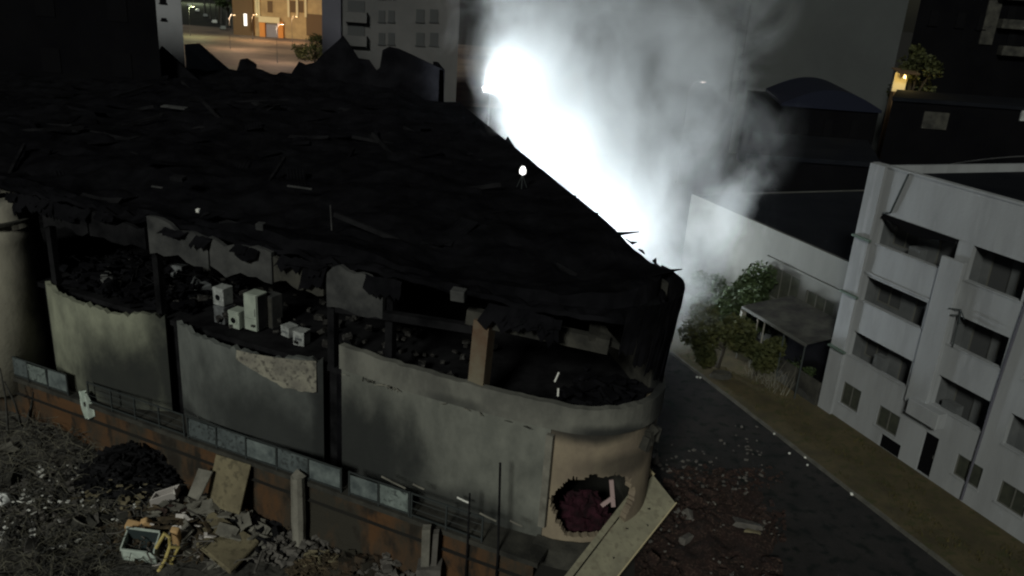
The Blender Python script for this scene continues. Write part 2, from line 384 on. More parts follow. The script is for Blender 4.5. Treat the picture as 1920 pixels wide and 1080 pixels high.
curved_wall(bow(26.3, 18.7, 1.0), 40, -.1, lambda t: 5.72 - .12 * t, 12, .22, m_bay1, 'bay_wall', BB, jag=.26)
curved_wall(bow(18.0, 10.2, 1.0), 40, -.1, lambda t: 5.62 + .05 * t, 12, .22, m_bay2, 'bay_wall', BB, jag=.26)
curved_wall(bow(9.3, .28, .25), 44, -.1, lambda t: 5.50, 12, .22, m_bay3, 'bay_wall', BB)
# peeled render hanging from the second bay
pe = MB()
def peel(u, v):
    t = .55 + .42 * u; p, n = bow(18.0, 10.2, 1.0)(t)
    low = 5.55 - (.35 + .95 * min(1, u * 1.4)) * (1 + .12 * noise.noise(V((u * 9, 0, 1))))
    q = p + n * (.05 + .05 * v); q.z = 5.6 + (low - 5.6) * v; return q
pe.grid(peel, 24, 3); o = pe.build('peeled_render', mat('bare_plaster', (.30,.285,.235), (.17,.16,.14), scale=1.6, rough=.9, bump=.3, c3=(.09,.085,.075)), BB)
md = o.modifiers.new('t', 'SOLIDIFY'); md.thickness = .03
# upper parapet ring: straight run then round the nose
def ringpath(t):
    L1 = 9.1; L2 = NR * (R(20) - NA0) ; x = t * (L1 + L2)
    if x < L1:
        tt = (9.35 - x); p, n = bow(9.3, .28, .25)(max(0, min(1, (9.3 - tt) / 9.02))); return p + n * .14, n
    a = NA0 + (x - L1) / NR; n = V((math.cos(a), math.sin(a), 0)); return NP(a, NR + .14), n
def ringtop(t): return 6.58 - .05 * noise.noise(V((t * 18, 0, 0)))
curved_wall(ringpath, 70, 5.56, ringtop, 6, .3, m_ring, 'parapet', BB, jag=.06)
for k in range(26):                      # chips of render along the slab line
    sx = random.choice([random.uniform(6.4, 8.2), random.uniform(1, 9)]); q = MB(); q.chunk(F(sx, .40, 5.53 + random.uniform(-.03, .03)), random.uniform(.03, .09), (2.4, .3, .3)); q.build('render_chip', M['concrete'] if k % 3 else M['conc_dark'], BB)
# the nose with its blasted hole
def nosep(t):
    a = NA0 + (R(14) - NA0) * t; n = V((math.cos(a), math.sin(a), 0)); return NP(a), n
def nhole(t, z):
    a = math.degrees(NA0 + (R(14) - NA0) * t)
    q = ((a + 76) / 33) ** 2 + ((z - 2.45) / 1.42) ** 2
    return (q + .28 * noise.noise(V((a * .12, z * 2.2, 4))) < 1) and z > 1.15
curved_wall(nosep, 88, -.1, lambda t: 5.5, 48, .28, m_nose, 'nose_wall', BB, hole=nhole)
# pale pilaster strip at the joint of bay and nose
pl = MB(); p0 = F(.1, .06); pl.obox(p0 + V((0, 0, 1.5)), FD * .26, FN * .2, V((0, 0, 3.85)))
pl.build('pilaster', M['concrete'], BB)
# broken slab nib hanging in the nose's upper corner
nb = MB(); 
for k in range(5): nb.chunk(NP(R(-42 + k * 4), 3.05, 5.1 - .15 * abs(k - 2)), .28, (1, .5, 1.2))
nb.build('broken_nib', M['conc_dark'], BB)
# street side wall, floors, added inner wall against light
sw = MB(); sw.obox(SP + V((0, 0, -.1)), SD * SL, V((-.25, -.06, 0)), V((0, 0, 10.2))); sw.build('street_wall', M['conc_dark'], BB)
def plan_front(u):                      # left to right along the outer edge of the plan
    L1 = 46.0; L2 = NR * (NA1 - NA0); x = u * (L1 + L2)
    if x <= L1: return F(46 - x, -.3)
    return NP(NA0 + (x - L1) / NR, NR - .3)
BL_, BRR = V((-47, 82, 0)), SP + SD * (SL - .5)
def plan(u, v):
    a = plan_front(u); b = BL_.lerp(BRR, u); return a.lerp(b, v)
for zz, nm in ((5.28, 'floor_slab'),):
    fl = MB(); fl.grid(lambda u, v: plan(u, v) + V((0, 0, zz + .03 * noise.noise(plan(u, v) * .7))), 80, 30); o = fl.build(nm, M['char2'], BB)
    md = o.modifiers.new('t', 'SOLIDIFY'); md.thickness = .24; md.offset = -1
iw = MB(); iw.obox(F(46, -9, 0), -FD * 43.2, -FN * .25, V((0, 0, 9.4))); iw.build('inner_blocker_wall', M['char'], BB)  # back wall added to block light behind the open floor
for s in (18.35, 9.75, 26.6):            # cross walls in the dark gaps between bays
    iw = MB(); iw.obox(F(s - .12, -.45, -.1), FD * .24, -FN * 8, V((0, 0, 5.2))); iw.build('cross_wall', M['char'], BB)
for s0, s1 in ((18.0, 18.7), (9.3, 10.2), (26.3, 27.0)):   # recessed infill deep in the gaps
    iw = MB(); iw.obox(F(s0 - .1, -.5, -.1), FD * (s1 - s0 + .2), -FN * .12, V((0, 0, 5.3))); iw.build('gap_panel', M['char2'], BB)
# spandrel panels above the open floor, each panel a part
for i, (s0, s1, z0, z1, mk, dz) in enumerate([(25.8, 22.9, 8.55, 9.7, 'char2', 0), (22.8, 19.4, 8.5, 9.75, 'char2', 0), (19.2, 15.9, 8.45, 9.95, 'spandrel', 0), (15.8, 12.6, 8.4, 9.85, 'spandrel', 0), (12.5, 10.1, 8.5, 9.7, 'conc_dark', 0), (9.95, 7.4, 8.0, 9.72, 'spandrel', 0)]):
    sp = MB(); n_ = 8; top = []; bot = []
    for k in range(n_ + 1):
        s = s0 + (s1 - s0) * k / n_
        bot.append(F(s, .05, z0 + .35 * noise.noise(V((s * 1.3, i * 3.3, 0))))); top.append(F(s, .05 + random.uniform(-.02, .02), z1 + .45 * noise.noise(V((s * 1.1, i * 2.7, 7))) - .15))
    sp.prism(bot + top[::-1], -FN * .2); o = sp.build('spandrel_panel', M[mk], BB)
# columns and beams of the open upper floor
cm = MB(); c0 = F(3.62, .22, 5.55); cm.obox(c0, FD * -.62, FN * -.6, V((.12, 0, 3.45))); cm.build('column', mat('rust_stained_column', (.17,.15,.11), (.12,.075,.05), scale=.8, rough=.9, bump=.2), BB)
for s in (7.3, 10.0, 19.3, 26.0):
    cm = MB(); cm.obox(F(s + .16, -.25, 5.3), FD * -.32, FN * -.32, V((0, 0, 4.3))); cm.build('column', M['char2'], BB)
bmm = MB(); bmm.beam(F(3.9, -.1, 9.0), NP(R(-75), 2.2, 8.6), .4, .55); bmm.build('beam', M['conc_dark'], BB)
bmm = MB(); bmm.beam(F(9.6, -.15, 8.0), F(3.6, -.1, 8.55), .35, .3); bmm.build('beam', M['char2'], BB)
bmm = MB(); bmm.prism([NP(R(-95), 2.4, 8.9), NP(R(-60), 2.0, 8.3), NP(R(-58), 1.2, 8.5), NP(R(-90), .6, 9.6)], (0, 0, .22)); bmm.build('hanging_slab', M['conc_dark'], BB)
# rounded tower at the far left
tw = MB(); tc = F(29.7, .35)
prof = [(2.45, -.1), (2.45, 6.6), (2.35, 7.4), (2.35, 8.0), (2.3, 8.02), (2.3, 9.3), (1.9, 9.3)]
tw.lathe(prof, 40, tc); m_tow = soot_shade_mat('tower_render', (.42,.40,.33), (.35,.33,.28), [(tuple(tc + V((2.7, .2, 6))), (.95, 2.2, 9), .95), (tuple(tc + V((0, 0, 9.7))), (4, 4, .5), .9)], amount=.35)  # right-hand spot paints the tower's shaded side; top spot is smoke stain
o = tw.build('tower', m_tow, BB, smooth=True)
for px in (20, 62):                      # cracks / lead strips on the tower
    a = at_plane(px - 20, 440, tc + FN * 2.3, FN); b = at_plane(px, 640, tc + FN * 2.3, FN)
tb = MB(); tb.lathe([(2.42, 8.3), (2.5, 8.32), (2.5, 8.45), (2.42, 8.47)], 40, tc); tb.build('tower_band', M['conc_dark'], BB)
# collapsed roof: one charred, sagging surface
def roofz(u, v):
    p = plan(u, v); z = 10.15 + .55 * fbm((p.x * .12, p.y * .12, 9)) + .22 * fbm((p.x * .5, p.y * .5, 2))
    e = min(1, (1 - u) * 14) ; z = z * e + 10.4 * (1 - e)                # crisp eave on the street side
    z -= 1.1 * math.exp(-((v - .07) / .06) ** 2) * max(0, 1 - u * .8)
    z = z if v > .02 else 9.75 - .5 * abs(fbm((p.x * .7, p.y * .7, 4)))
    z += 3.0 * max(0, v - .55) * max(0, min(1, (.97 - u) * 8)) * max(0, .9 - abs(u - .55))
    return z
rf = MB()
def roofpt(u, v):
    vv = v * v * .6 + v * .4
    p = plan(u, vv); off = V((.22, .05, 0)) * max(0, (u - .93) / .07) if vv > .02 else V((0, 0, 0))
    return p + off + V((0, 0, roofz(u, vv)))
rf.grid(roofpt, 130, 70); o = rf.build('collapsed_roof', M['char'], BB)
md = o.modifiers.new('t', 'SOLIDIFY'); md.thickness = .18; md.offset = -1
# burnt sheets hanging over the front edge
for i in range(34):
    sx = random.choice([random.uniform(.3, 2.2), random.uniform(5, 32), random.uniform(5, 32)]); w_ = random.uniform(.5, 1.6); dz = random.uniform(.3, 1.5); q = MB(); k = random.uniform(-.3, .3)
    q.grid(lambda u, v: F(sx + w_ * (u - .5) + k * v, .1 + .25 * v + .12 * noise.noise(V((sx + u * 2, v * 2, 0))), 9.75 - dz * v * (.6 + .4 * noise.noise(V((sx, u * 4, 1)))) + .15 * noise.noise(V((sx, u * 3, 8)))), 5, 4)
    o = q.build('hanging_sheet', M['char'], BB); o.modifiers.new('t', 'SOLIDIFY').thickness = .02
# flared fascia sheets round the nose
for k in range(9):
    a0, a1 = R(-74 + k * 12), R(-74 + (k + 1) * 12 - .6)
    lowz = (8.6, 8.1, 7.7, 7.2, 6.95, 6.75, 6.7, 6.7, 6.7)[k]
    fs = MB()
    def fp(u, v):
        a = a0 + (a1 - a0) * u
        return NP(a, NR - .05 + .34 * v + .05 * noise.noise(V((a * 9, v * 3, k))), lowz + .35 * noise.noise(V((a * 14, k, 2))) * (1 - v) + (10.45 - lowz) * v)
    fs.grid(fp, 6, 6); o = fs.build('fascia_sheet', M['char'], BB); md = o.modifiers.new('t', 'SOLIDIFY'); md.thickness = .03
# torn fringe of the street eave
for k in range(70):
    x = random.uniform(0, 44); p = SP + SD * x + V((.12, .03, 10.33)); l = random.uniform(.08, .3) * (1 + x / 40); q = MB()
    q.prism([p - SD * random.uniform(.1, .5), p + SD * random.uniform(.1, .5), p + V((random.uniform(-.1, .25), 0, random.uniform(-.6, .6) * l)) + SD * random.uniform(-.2, .2)], (.03, .01, .03)); q.build('torn_sheet', M['char'], BB)
# charred rafters and torn sheets lying on the roof
for i in range(46):
    u = random.uniform(.25, .86); v = random.uniform(.04, .75)
    p = plan(u, v); z = roofz(u, v)
    a = random.uniform(0, 3.14); L_ = random.uniform(1.2, 4.5); d = V((math.cos(a), math.sin(a), random.uniform(-.12, .25))) * L_
    q = MB(); q.beam(p + V((0, 0, z + .08)), p + d + V((0, 0, z + .1)), .14, .2); q.build('rafter', M['char2'] if i % 3 else M['char'], BB)
for i in range(60):
    u = random.uniform(.2, .93); v = random.uniform(.03, .8)
    p = plan(u, v); z = roofz(u, v); a = random.uniform(0, 6.3); ex = V((math.cos(a), math.sin(a), random.uniform(-.15, .2))); ey = V((-math.sin(a), math.cos(a), random.uniform(-.1, .2)))
    L_, w_ = random.uniform(1.5, 3.2), random.uniform(.7, 1.1); q = MB()
    cv = random.uniform(-.3, .5)
    q.grid(lambda s, t: p + ex * ((s - .5) * L_) + ey * ((t - .5) * w_) + V((0, 0, z + .16 + cv * (s - .5) ** 2 * 2 + .03 * (int(t * 12.001) % 2))), 6, 12)
    o = q.build('roof_sheet', M['char2'] if i % 4 == 0 else M['char'], BB); md = o.modifiers.new('t', 'SOLIDIFY'); md.thickness = .02
# torn tongues of sheet sticking out of the street eave
for px, py, l in ((1178, 442, .55), (1258, 514, .5)):
    p = at_z(px, py, 10.5); q = MB(); q.prism([p + V((-.8, -.3, -.05)), p + V((-.5, .5, -.05)), p + V((l * .9, .25, .12))], (0, 0, .04)); q.build('torn_sheet', M['char'], BB)
# broken gable of the rear wing
def RP(px, py, y=77): return at_y(px, py, y)
poly = [(833, 215), (832, 131), (800, 116), (775, 104), (748, 92), (730, 88), (717, 95), (712, 128), (706, 133), (692, 113), (672, 110), (658, 88), (643, 67), (632, 78), (604, 102), (590, 118), (572, 122), (560, 116), (545, 139), (525, 136), (508, 146), (490, 150), (482, 152), (479, 121), (462, 110), (450, 112), (444, 132), (440, 165), (415, 172), (380, 165), (352, 156), (330, 300), (600, 330), (833, 300)]
gw = MB(); gw.prism([RP(*q) for q in poly], (-.1, .6, 0)); o = gw.build('broken_gable_wall', M['char'], BB)
bm = bmesh.new(); bm.from_mesh(o.data); bmesh.ops.triangulate(bm, faces=bm.faces); bm.to_mesh(o.data); bm.free()
gw = MB(); c = RP(833, 160); gw.obox(V((c.x - .5, c.y, 0)), V((.5, 0, 0)), V((-1.5, 8, 0)), V((0, 0, RP(832, 131).z))); gw.build('rear_side_wall', M['char'], BB)
# jagged teeth along the rear eave
for px, py in ((872, 222), (884, 232), (893, 240), (935, 258), (955, 262)):
    p = at_z(px, py, 10.6); q = MB(); q.prism([p + V((-.6, 0, -.6)), p + V((.35, .2, -.6)), p + V((random.uniform(-.3, .2), .1, .12))], (.05, .5, 0)); q.build('eave_tooth', M['char'], BB)
# tall unlit block at the back left
tk = thing('tall_dark_block', 'tall unlit black block filling the upper left behind the burnt roof', 'building', (-55, 80, 0))
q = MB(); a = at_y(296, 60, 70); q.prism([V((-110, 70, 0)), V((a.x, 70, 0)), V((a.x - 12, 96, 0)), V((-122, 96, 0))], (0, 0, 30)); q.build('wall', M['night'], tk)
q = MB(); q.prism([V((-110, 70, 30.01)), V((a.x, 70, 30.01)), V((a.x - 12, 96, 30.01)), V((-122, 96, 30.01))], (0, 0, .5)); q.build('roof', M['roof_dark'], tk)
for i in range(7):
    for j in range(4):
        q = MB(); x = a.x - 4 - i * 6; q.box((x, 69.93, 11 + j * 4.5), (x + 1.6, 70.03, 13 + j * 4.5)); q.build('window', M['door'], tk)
lw = MB(); lp = [RP(302, 87, 72), RP(352, 132, 72), RP(400, 175, 72), RP(300, 260, 72), RP(240, 200, 72)]
lw.prism(lp, (-.1, .5, 0)); lw.build('leaning_wall', M['char'], BB)

# walkway, retaining base and ledge
wk = MB(); wk.obox(F(48, 0, WZ - .2), -FD * 48.2, FN * 1.45, V((0, 0, .2))); wk.build('walkway', M['conc_dark'], BB)
bs = MB(); bs.grid(lambda u, v: F(48 - 48 * u, 1.3 + .06 * fbm((u * 30, v * 4, 0)), -3.4 + (3.25 + WZ) * v), 120, 10); o = bs.build('base_wall', M['soil'], BB)
bs = MB(); bs.grid(lambda u, v: NP(R(-114 + 134 * u), NR + .42 + .05 * fbm((u * 9, v * 4, 3)), -3.4 + (3.35 + WZ) * v), 50, 10); o = bs.build('nose_base', M['conc_dark'], BB)
lg = MB(); lg.grid(lambda u, v: NP(R(-116 + 136 * u), NR + .1 + .38 * v, WZ + .06 + .10 * (1 - v) + .03 * noise.noise(V((u * 20, v, 0)))), 50, 3); o = lg.build('ledge', M['conc_dark'], BB)
md = o.modifiers.new('t', 'SOLIDIFY'); md.thickness = .16; md.offset = -1
for s in (11.55, 1.9 + 1.6):           # free concrete stumps before the base wall
    pass

# things inside the blasted hole
cu = MB()
def crump(u, v):
    a = R(-108 + 62 * u); r = 1.3 + 1.2 * (1 - v); z = .95 + 1.15 * v * (1 - .5 * abs(u - .55)) + .3 * noise.noise(V((u * 6, v * 6, 8)))
    p = NP(a, r, z); return p + V((.25 * noise.noise(V((u * 9, v * 7, 1))), .25 * noise.noise(V((u * 8, v * 9, 2))), 0))
cu.grid(crump, 22, 16); o = cu.build('crumpled_cloth', M['wine']); tag(o, 'wine red crumpled cloth heaped inside the hole in the rounded nose', 'cloth')
md = o.modifiers.new('t', 'SOLIDIFY'); md.thickness = .03
for (pa, pb, lab) in (((1128, 948), (1150, 932), 'small pale strip lying flat on the wine red cloth'), ((1146, 900), (1150, 950), 'upright pale strip at the right side of the blasted hole')):
    A = at_y(*pa, 26.3); B = at_y(*pb, 26.25); q = MB(); q.beam(A, B, .16, .06, up=(0, -1, .3)); tag(q.build('pale_strip', mat('pinkish_strip', (.38,.28,.28), rough=.8)), lab, 'strip')

# ------------------------------------------------------------------ railings along the walkway
def railing(label, s0, s1, step, panels, mt, lean=0, skip=()):
    t = thing('railing', label, 'railing', F((s0 + s1) / 2, 1.36, WZ), group='railings along the walkway')
    n = max(1, round(abs(s0 - s1) / step)); 
    P = lambda k, z: F(s0 + (s1 - s0) * k / n, 1.36 + lean * z, z + WZ)
    for k in range(n + 1):
        q = MB(); q.beam(P(k, -.02), P(k, 1.12), .06, .06, up=FD); q.build('post', M['rail'], t)
    for z in (.12, 1.08):
        q = MB(); q.beam(P(0, z), P(n, z), .05, .05); q.build('rail', M['rail'], t)
    if panels:
        for k in range(n):
            if k in skip: continue
            a, b = P(k, .17), P(k + 1, .17); e = (b - a).normalized() * .06
            q = MB(); q.obox(a + e, (b - a) - 2 * e + V((0, 0, random.uniform(-.03, .03))), FN * .02, FN * random.uniform(-.06, .06) + V((0, 0, random.uniform(.80, .88)))); q.build('panel', random.choice([mt, mt, M['panel'], M['panel3']]), t)
    else:
        for z in (.42, .75):
            q = MB(); q.tube([P(0, z), P(n, z)], .012, 5); q.build('wire', M['rail'], t)
    return t
railing('bright panelled railing left of the torn hanging sheet', s_of(0, 690, 1.36) + 6, s_of(128, 735, 1.36), 1.35, True, M['panel2'], skip=())
railing('bare wire railing without panels under the first bowed wall', s_of(170, 770, 1.36), s_of(345, 800, 1.36), 1.3, False, None)
railing('grey panelled railing under the second bowed wall', s_of(352, 800, 1.36), s_of(640, 900, 1.36), 1.7, True, M['panel'])
railing('broken panelled railing under the third bowed wall', s_of(655, 905, 1.36), s_of(768, 940, 1.36), 1.5, True, M['panel2'], skip=())
railing('dark burnt railing nearest the nose', s_of(772, 945, 1.36), s_of(905, 985, 1.36), 1.3, False, None)
hs = MB(); a = at_plane(150, 735, F(0, 1.42), FN)
hs.grid(lambda u, v: a + FD * (-.0 - .5 * u - .2 * v) + FN * (.12 * math.sin(u * 9 + v * 3)) + V((0, 0, .1 - 1.5 * v * (1 - .2 * u))), 8, 10)
o = hs.build('torn_sheet', M['mint']); tag(o, 'torn pale sheet hanging over the walkway edge at the left railing', 'sheet'); o.modifiers.new('t', 'SOLIDIFY').thickness = .02
for (px, y0, y1, rad, lab) in ((938, 868, 1032, .045, 'tall thin dark pole standing before the third bowed wall'), (881, 925, 1010, .035, 'short dark pole left of the tall pole')):
    A = at_plane(px - 4, y1, F(0, 1.5), FN); B = at_plane(px, y0, F(0, 1.5), FN); q = MB(); q.tube([V((A.x, A.y, -2.6)), V((A.x, A.y, A.z)), B], rad, 8); tag(q.build('pole', M['char2']), lab, 'pole')
# loose bright scraps on the walkway and wall foot
for (px, py, L_, off, lab) in ((210, 708, .55, .75, 'short white tube caught on the first bowed wall'), (868, 938, .5, .9, 'white tube resting at the foot of the third bowed wall'), (738, 905, 1.1, 1.42, 'long pale splinter on the broken railing'), (785, 913, .5, 1.42, 'bent pale scrap at the right end of the broken railing'), (915, 970, .7, 1.42, 'pale splinter on the walkway edge left of the tall pole'), (968, 982, .5, 1.42, 'dull pale splinter right of the tall pole')):
    p = at_plane(px, py, F(0, off), FN); q = MB(); d = (FD * -1 + V((0, 0, -.18))).normalized()
    q.tube([p - d * L_ / 2, p, p + d * L_ / 2 + V((0, 0, .02))], .035, 8); tag(q.build('pale_tube', M['concrete'] if off > 1 else M['paper']), lab, 'scrap')

# ------------------------------------------------------------------ appliances on the open floor
def washer(name, label, loc, rz, mt, scale=1, tilt=0, porthole=True):
    t = thing(name, label, 'washing machine', loc, rz, 'washing machines on the open floor')
    t.scale = (scale,) * 3; t.rotation_euler = (tilt, 0, rz)
    q = MB(); q.box((-.3, -.3, .03), (.3, .3, .85)); o = q.build('body', mt, t, local=True); md = o.modifiers.new('b', 'BEVEL'); md.width = .025; md.segments = 2
    q = MB(); q.box((-.29, -.325, .70), (.29, -.302, .83)); q.build('control_panel', mt, t, local=True)
    if porthole:
        n = 20; q = MB(); Mx = Matrix.Translation((0, -.302, .42)) @ Matrix.Rotation(R(90), 4, 'X')
        vs0 = len(q.v); q.lathe([(.14, 0), (.2, 0), (.2, .03), (.14, .03)], n); q.v = [Mx @ x for x in q.v]; q.build('door_ring', mt, t, local=True)
        q = MB(); q.lathe([(.17, .002), (.17, .018), (.1, .045), (.03, .055)], n); q.v = [Mx @ x for x in q.v]; q.build('porthole', M['port'], t, local=True)
    for x in (-.24, .24):
        for y in (-.24, .24):
            q = MB(); q.box((x - .03, y - .03, 0), (x + .03, y + .03, .04)); q.build('foot', M['port'], t, local=True)
    return t
frz = math.atan2(FN.y, FN.x) + R(90)
zf = 5.31
def on_floor(px, py, z=zf): p = at_z(px, py, z); return p
a = on_floor(433, 592, 5.95 - .05)
p1 = on_floor(445, 622); 
washer('washing_machine', 'white washing machine with dark porthole stacked on the grey one by the fridge', on_floor(421, 604) + V((0, 0, .86)), frz, M['white'])
washer('washing_machine', 'grey washing machine under the white one, left of the tall fridge', on_floor(421, 604), frz, M['dwhite'], porthole=False)
washer('washing_machine', 'pale washing machine with porthole right at the foot of the tall fridge', on_floor(448, 613) + V((0, 0, .0)), frz, M['fridge'])
washer('washing_machine', 'dim tilted washing machine at the left end of the open floor', on_floor(338, 545) + V((0, 0, .45)), frz + .2, M['dwhite'], tilt=-.15)
washer('washing_machine', 'sooty washing machine behind the tangled frame', on_floor(385, 568) + V((0, 0, .1)), frz - .3, M['dwhite'], tilt=.1)
# fridge: tall pale box with an open front at the side
t = thing('fridge', 'tall pale green fridge with darker side on the open floor', 'fridge', on_floor(482, 616), frz)
q = MB(); q.box((-.34, -.34, .04), (.34, .34, 1.72)); o = q.build('body', M['fridge'], t, local=True); md = o.modifiers.new('b', 'BEVEL'); md.width = .03
q = MB(); q.box((-.33, -.385, .62), (.33, -.343, 1.71)); q.build('door', M['fridge'], t, local=True)
q = MB(); q.box((-.33, -.385, .06), (.33, -.343, .6)); q.build('door', M['fridge'], t, local=True)
q = MB(); q.box((.25, -.41, .75), (.28, -.387, 1.1)); q.build('handle', M['steel'], t, local=True)
q = MB(); q.box((.342, -.3, .1), (.36, .3, 1.65)); q.build('side_panel', M['spandrel'], t, local=True)  # right side panel in a darker grey
t2 = thing('cabinet', 'dull grey cabinet standing right behind the tall fridge', 'cabinet', on_floor(512, 610), frz - .1)
q = MB(); q.box((-.3, -.3, 0), (.3, .3, 1.5)); q.build('body', M['spandrel'], t2, local=True)
q = MB(); q.box((-.28, -.32, .05), (.28, -.303, 1.45)); q.build('door', M['conc_dark'], t2, local=True)
for (px, py, sx, sz, rz, lab) in ((543, 628, .52, .42, -.2, 'upper white box with torn label right of the fridge'), (566, 644, .52, .58, .1, 'lower white box at the edge of the open floor')):
    t = thing('box', lab, 'box', on_floor(px, py), frz + rz, 'white boxes on the open floor')
    q = MB(); q.box((-sx / 2, -.25, 0), (sx / 2, .25, sz)); q.build('body', M['white'], t, local=True)
    q = MB(); q.box((-sx / 2 - .01, -.26, sz), (sx / 2 + .01, .26, sz + .05)); q.build('lid', M['white'], t, local=True)
    q = MB(); q.box((-sx / 3, -.262, sz * .4), (sx / 3, -.252, sz * .6)); q.build('label_strip', M['dwhite'], t, local=True)
fr = thing('tangled_frame', 'bent pale metal frame leaning left of the washing machines', 'frame', on_floor(372, 560))
p = on_floor(372, 560)
for (d0, d1) in (((-.6, 0, 0), (-.1, 0, 1.1)), ((-.1, 0, 1.1), (.15, -.1, .95)), ((.15, -.1, .95), (.7, .1, .1)), ((-.1, 0, .2), (-.05, .2, 1.0)), ((-.5, .3, .3), (.5, .2, .4))):
    q = MB(); q.tube([p + V(d0), p + V(d1)], .045, 6); q.build('bar', M['dwhite'], fr)
# charred heaps on the open floor
def rubble(name, label, pts, mt, rmin, rmax, kind='stuff', cat='rubble', sq=(1, .7, .5)):
    q = MB()
    for p in pts: q.chunk(p, random.uniform(rmin, rmax), sq)
    return tag(q.build(name, mt), label, cat, kind=kind)
rubble('charred_debris', 'charred debris heaped on the open floor behind the first bowed wall', [F(random.uniform(18.5, 26), random.uniform(-4.5, -.5), 5.35 + abs(random.gauss(0, .5))) for _ in range(700)], M['char'], .06, .32, sq=(1.3, .6, .35))
rubble('ashy_debris', 'ash grey scraps scattered over the upper floor and roof edge', [F(random.uniform(5, 26), random.uniform(-5, -1), 5.4 + abs(random.gauss(0, .3))) for _ in range(160)], M['ash'], .06, .25)
rubble('charred_debris', 'black debris on the upper floor of the rounded nose', [NP(random.uniform(-2.2, .3), random.uniform(0, 2.5), 5.4 + abs(random.gauss(0, .45))) for _ in range(320)], M['char'], .06, .36, sq=(1.3, .6, .35))
q = MB()
for i in range(70):
    s = random.uniform(19, 26); off = random.uniform(-4.5, -.6); z = 5.5 + random.uniform(0, 1.2); p = F(s, off, z)
    d = V((random.gauss(0, .5), random.gauss(0, .5), random.gauss(0, .25))); q.tube([p, p + d, p + d * 1.8 + V((0, 0, -.2))], .02, 4)
tag(q.build('bent_rebar', M['char2']), 'thin bent rods tangled over the charred floor behind the first wall', 'rods', kind='stuff')
# pale round drum lying by the first wall top
t = thing('drum', 'dull grey drum lying above the first bowed wall', 'drum', on_floor(216, 545))
q = MB(); q.lathe([(.26, 0), (.3, .02), (.3, .75), (.26, .77)], 18); Mx = Matrix.Translation((0, 0, .55)) @ Matrix.Rotation(R(62), 4, 'X'); q.v = [Mx @ x for x in q.v]; q.build('shell', M['spandrel'], t, local=True)
q = MB(); q.lathe([(.31, 0), (.31, .05)], 18); q.v = [Mx @ x for x in q.v]; q.build('rim', M['white'], t, local=True)
for (px, py, dpx, dpy, lab) in ((1040, 716, 1048, 698, 'thin pale rod leaning on the parapet of the nose'), (1046, 743, 1047, 728, 'short pale rod upright on the nose parapet'), (1200, 655, 1212, 668, 'thin pale rod at the right of the open nose')):
    A = at_z(px, py, 6.6); B = at_y(dpx, dpy, A.y + .1); q = MB(); q.tube([A, B], .035, 6); tag(q.build('rod', M['paper']), lab, 'rod')

for (px, py, z, L_, w_, th, mk, lab) in ((327, 202, 10.9, 1.9, .5, .08, 'spandrel', 'dull grey sheet lying far back on the black roof'), (490, 430, 10.1, .35, .3, .28, 'spandrel', 'small dull box on the black roof above the fridge'), (562, 353, 10.6, 1.3, .12, .08, 'spandrel', 'thin pale strip across the middle of the black roof'), (860, 562, 10.0, .5, .35, .4, 'spandrel', 'grey block at the roof edge left of the rust stained column'), (295, 352, 10.6, .6, .12, .06, 'spandrel', 'short pale splinter on the black roof above the spandrels'), (335, 338, 10.6, .7, .4, .2, 'char2', 'dim grey lump beside the short pale splinter'), (372, 398, 10.1, .16, .16, .16, 'paper', 'tiny white speck on the roof edge')):
    p = at_z(px, py, z); q = MB(); q.box((-L_ / 2, -w_ / 2, 0), (L_ / 2, w_ / 2, th), Matrix.Translation(p) @ Matrix.Rotation(-.25, 4, 'Z') @ Matrix.Rotation(.15, 4, 'X')); o = q.build('roof_scrap', M[mk]); o.modifiers.new('b', 'BEVEL').width = .02; tag(o, lab, 'scrap')
q = MB(); p = at_z(622, 432, 10.0); q.tube([p, p + V((-.05, 0, 1.1))], .03, 6); tag(q.build('rod', M['spandrel']), 'thin upright rod on the roof edge above the second gap', 'rod')
# ------------------------------------------------------------------ fallen fascia box by the nose
t = thing('fallen_fascia', 'long cream metal fascia fallen slantwise against the foot of the nose', 'fascia', at_z(1180, 1000, 0))
TL, TR = at_z(1224, 890, 1.9), at_z(1267, 944, 1.35); BR, BL = at_z(1135, 1110, .75), at_z(1055, 1110, 1.1)
nrm = (TR - TL).cross(BL - TL).normalized(); nrm = nrm if nrm.z > 0 else -nrm
q = MB(); q.prism([TL, TR, BR, BL], -nrm * .12); q.build('face', M['beam'], t)
ex = (TL - TR).normalized()
q = MB(); q.prism([TL + ex * .06, BL + ex * .06, BL + ex * .3, TL + ex * .3], -nrm * .05); q.build('flange', M['beam'], t)
q = MB(); q.beam(TR + nrm * .03, BR + nrm * .03, .05, .08, up=nrm); q.build('lip', M['cream'], t)
q = MB(); q.beam(TL + nrm * .03 + ex * .3, TL + nrm * .05 - ex * .05, .06, .08, up=nrm); q.build('end_cap', M['cream'], t)
for f, e in ((.22, .5), (.45, .35), (.34, .75), (.7, .55)):
    p = TL.lerp(BL, f).lerp(TR.lerp(BR, f), e) + nrm * .005; q = MB(); q.chunk(p, .06, (1, 1, .3)); q.build('bolt_hole', M['char2'], t)
q = MB(); p = at_z(1112, 1050, -.2); q.prism([p + V((-.7, .1, 0)), p + V((.1, .4, .25)), p + V((.35, -.2, .2)), p + V((-.2, -.35, 0))], (0, 0, .05)); tag(q.build('crumpled_plate', M['mint']), 'pale crumpled plate beside the lower end of the fallen fascia', 'plate')

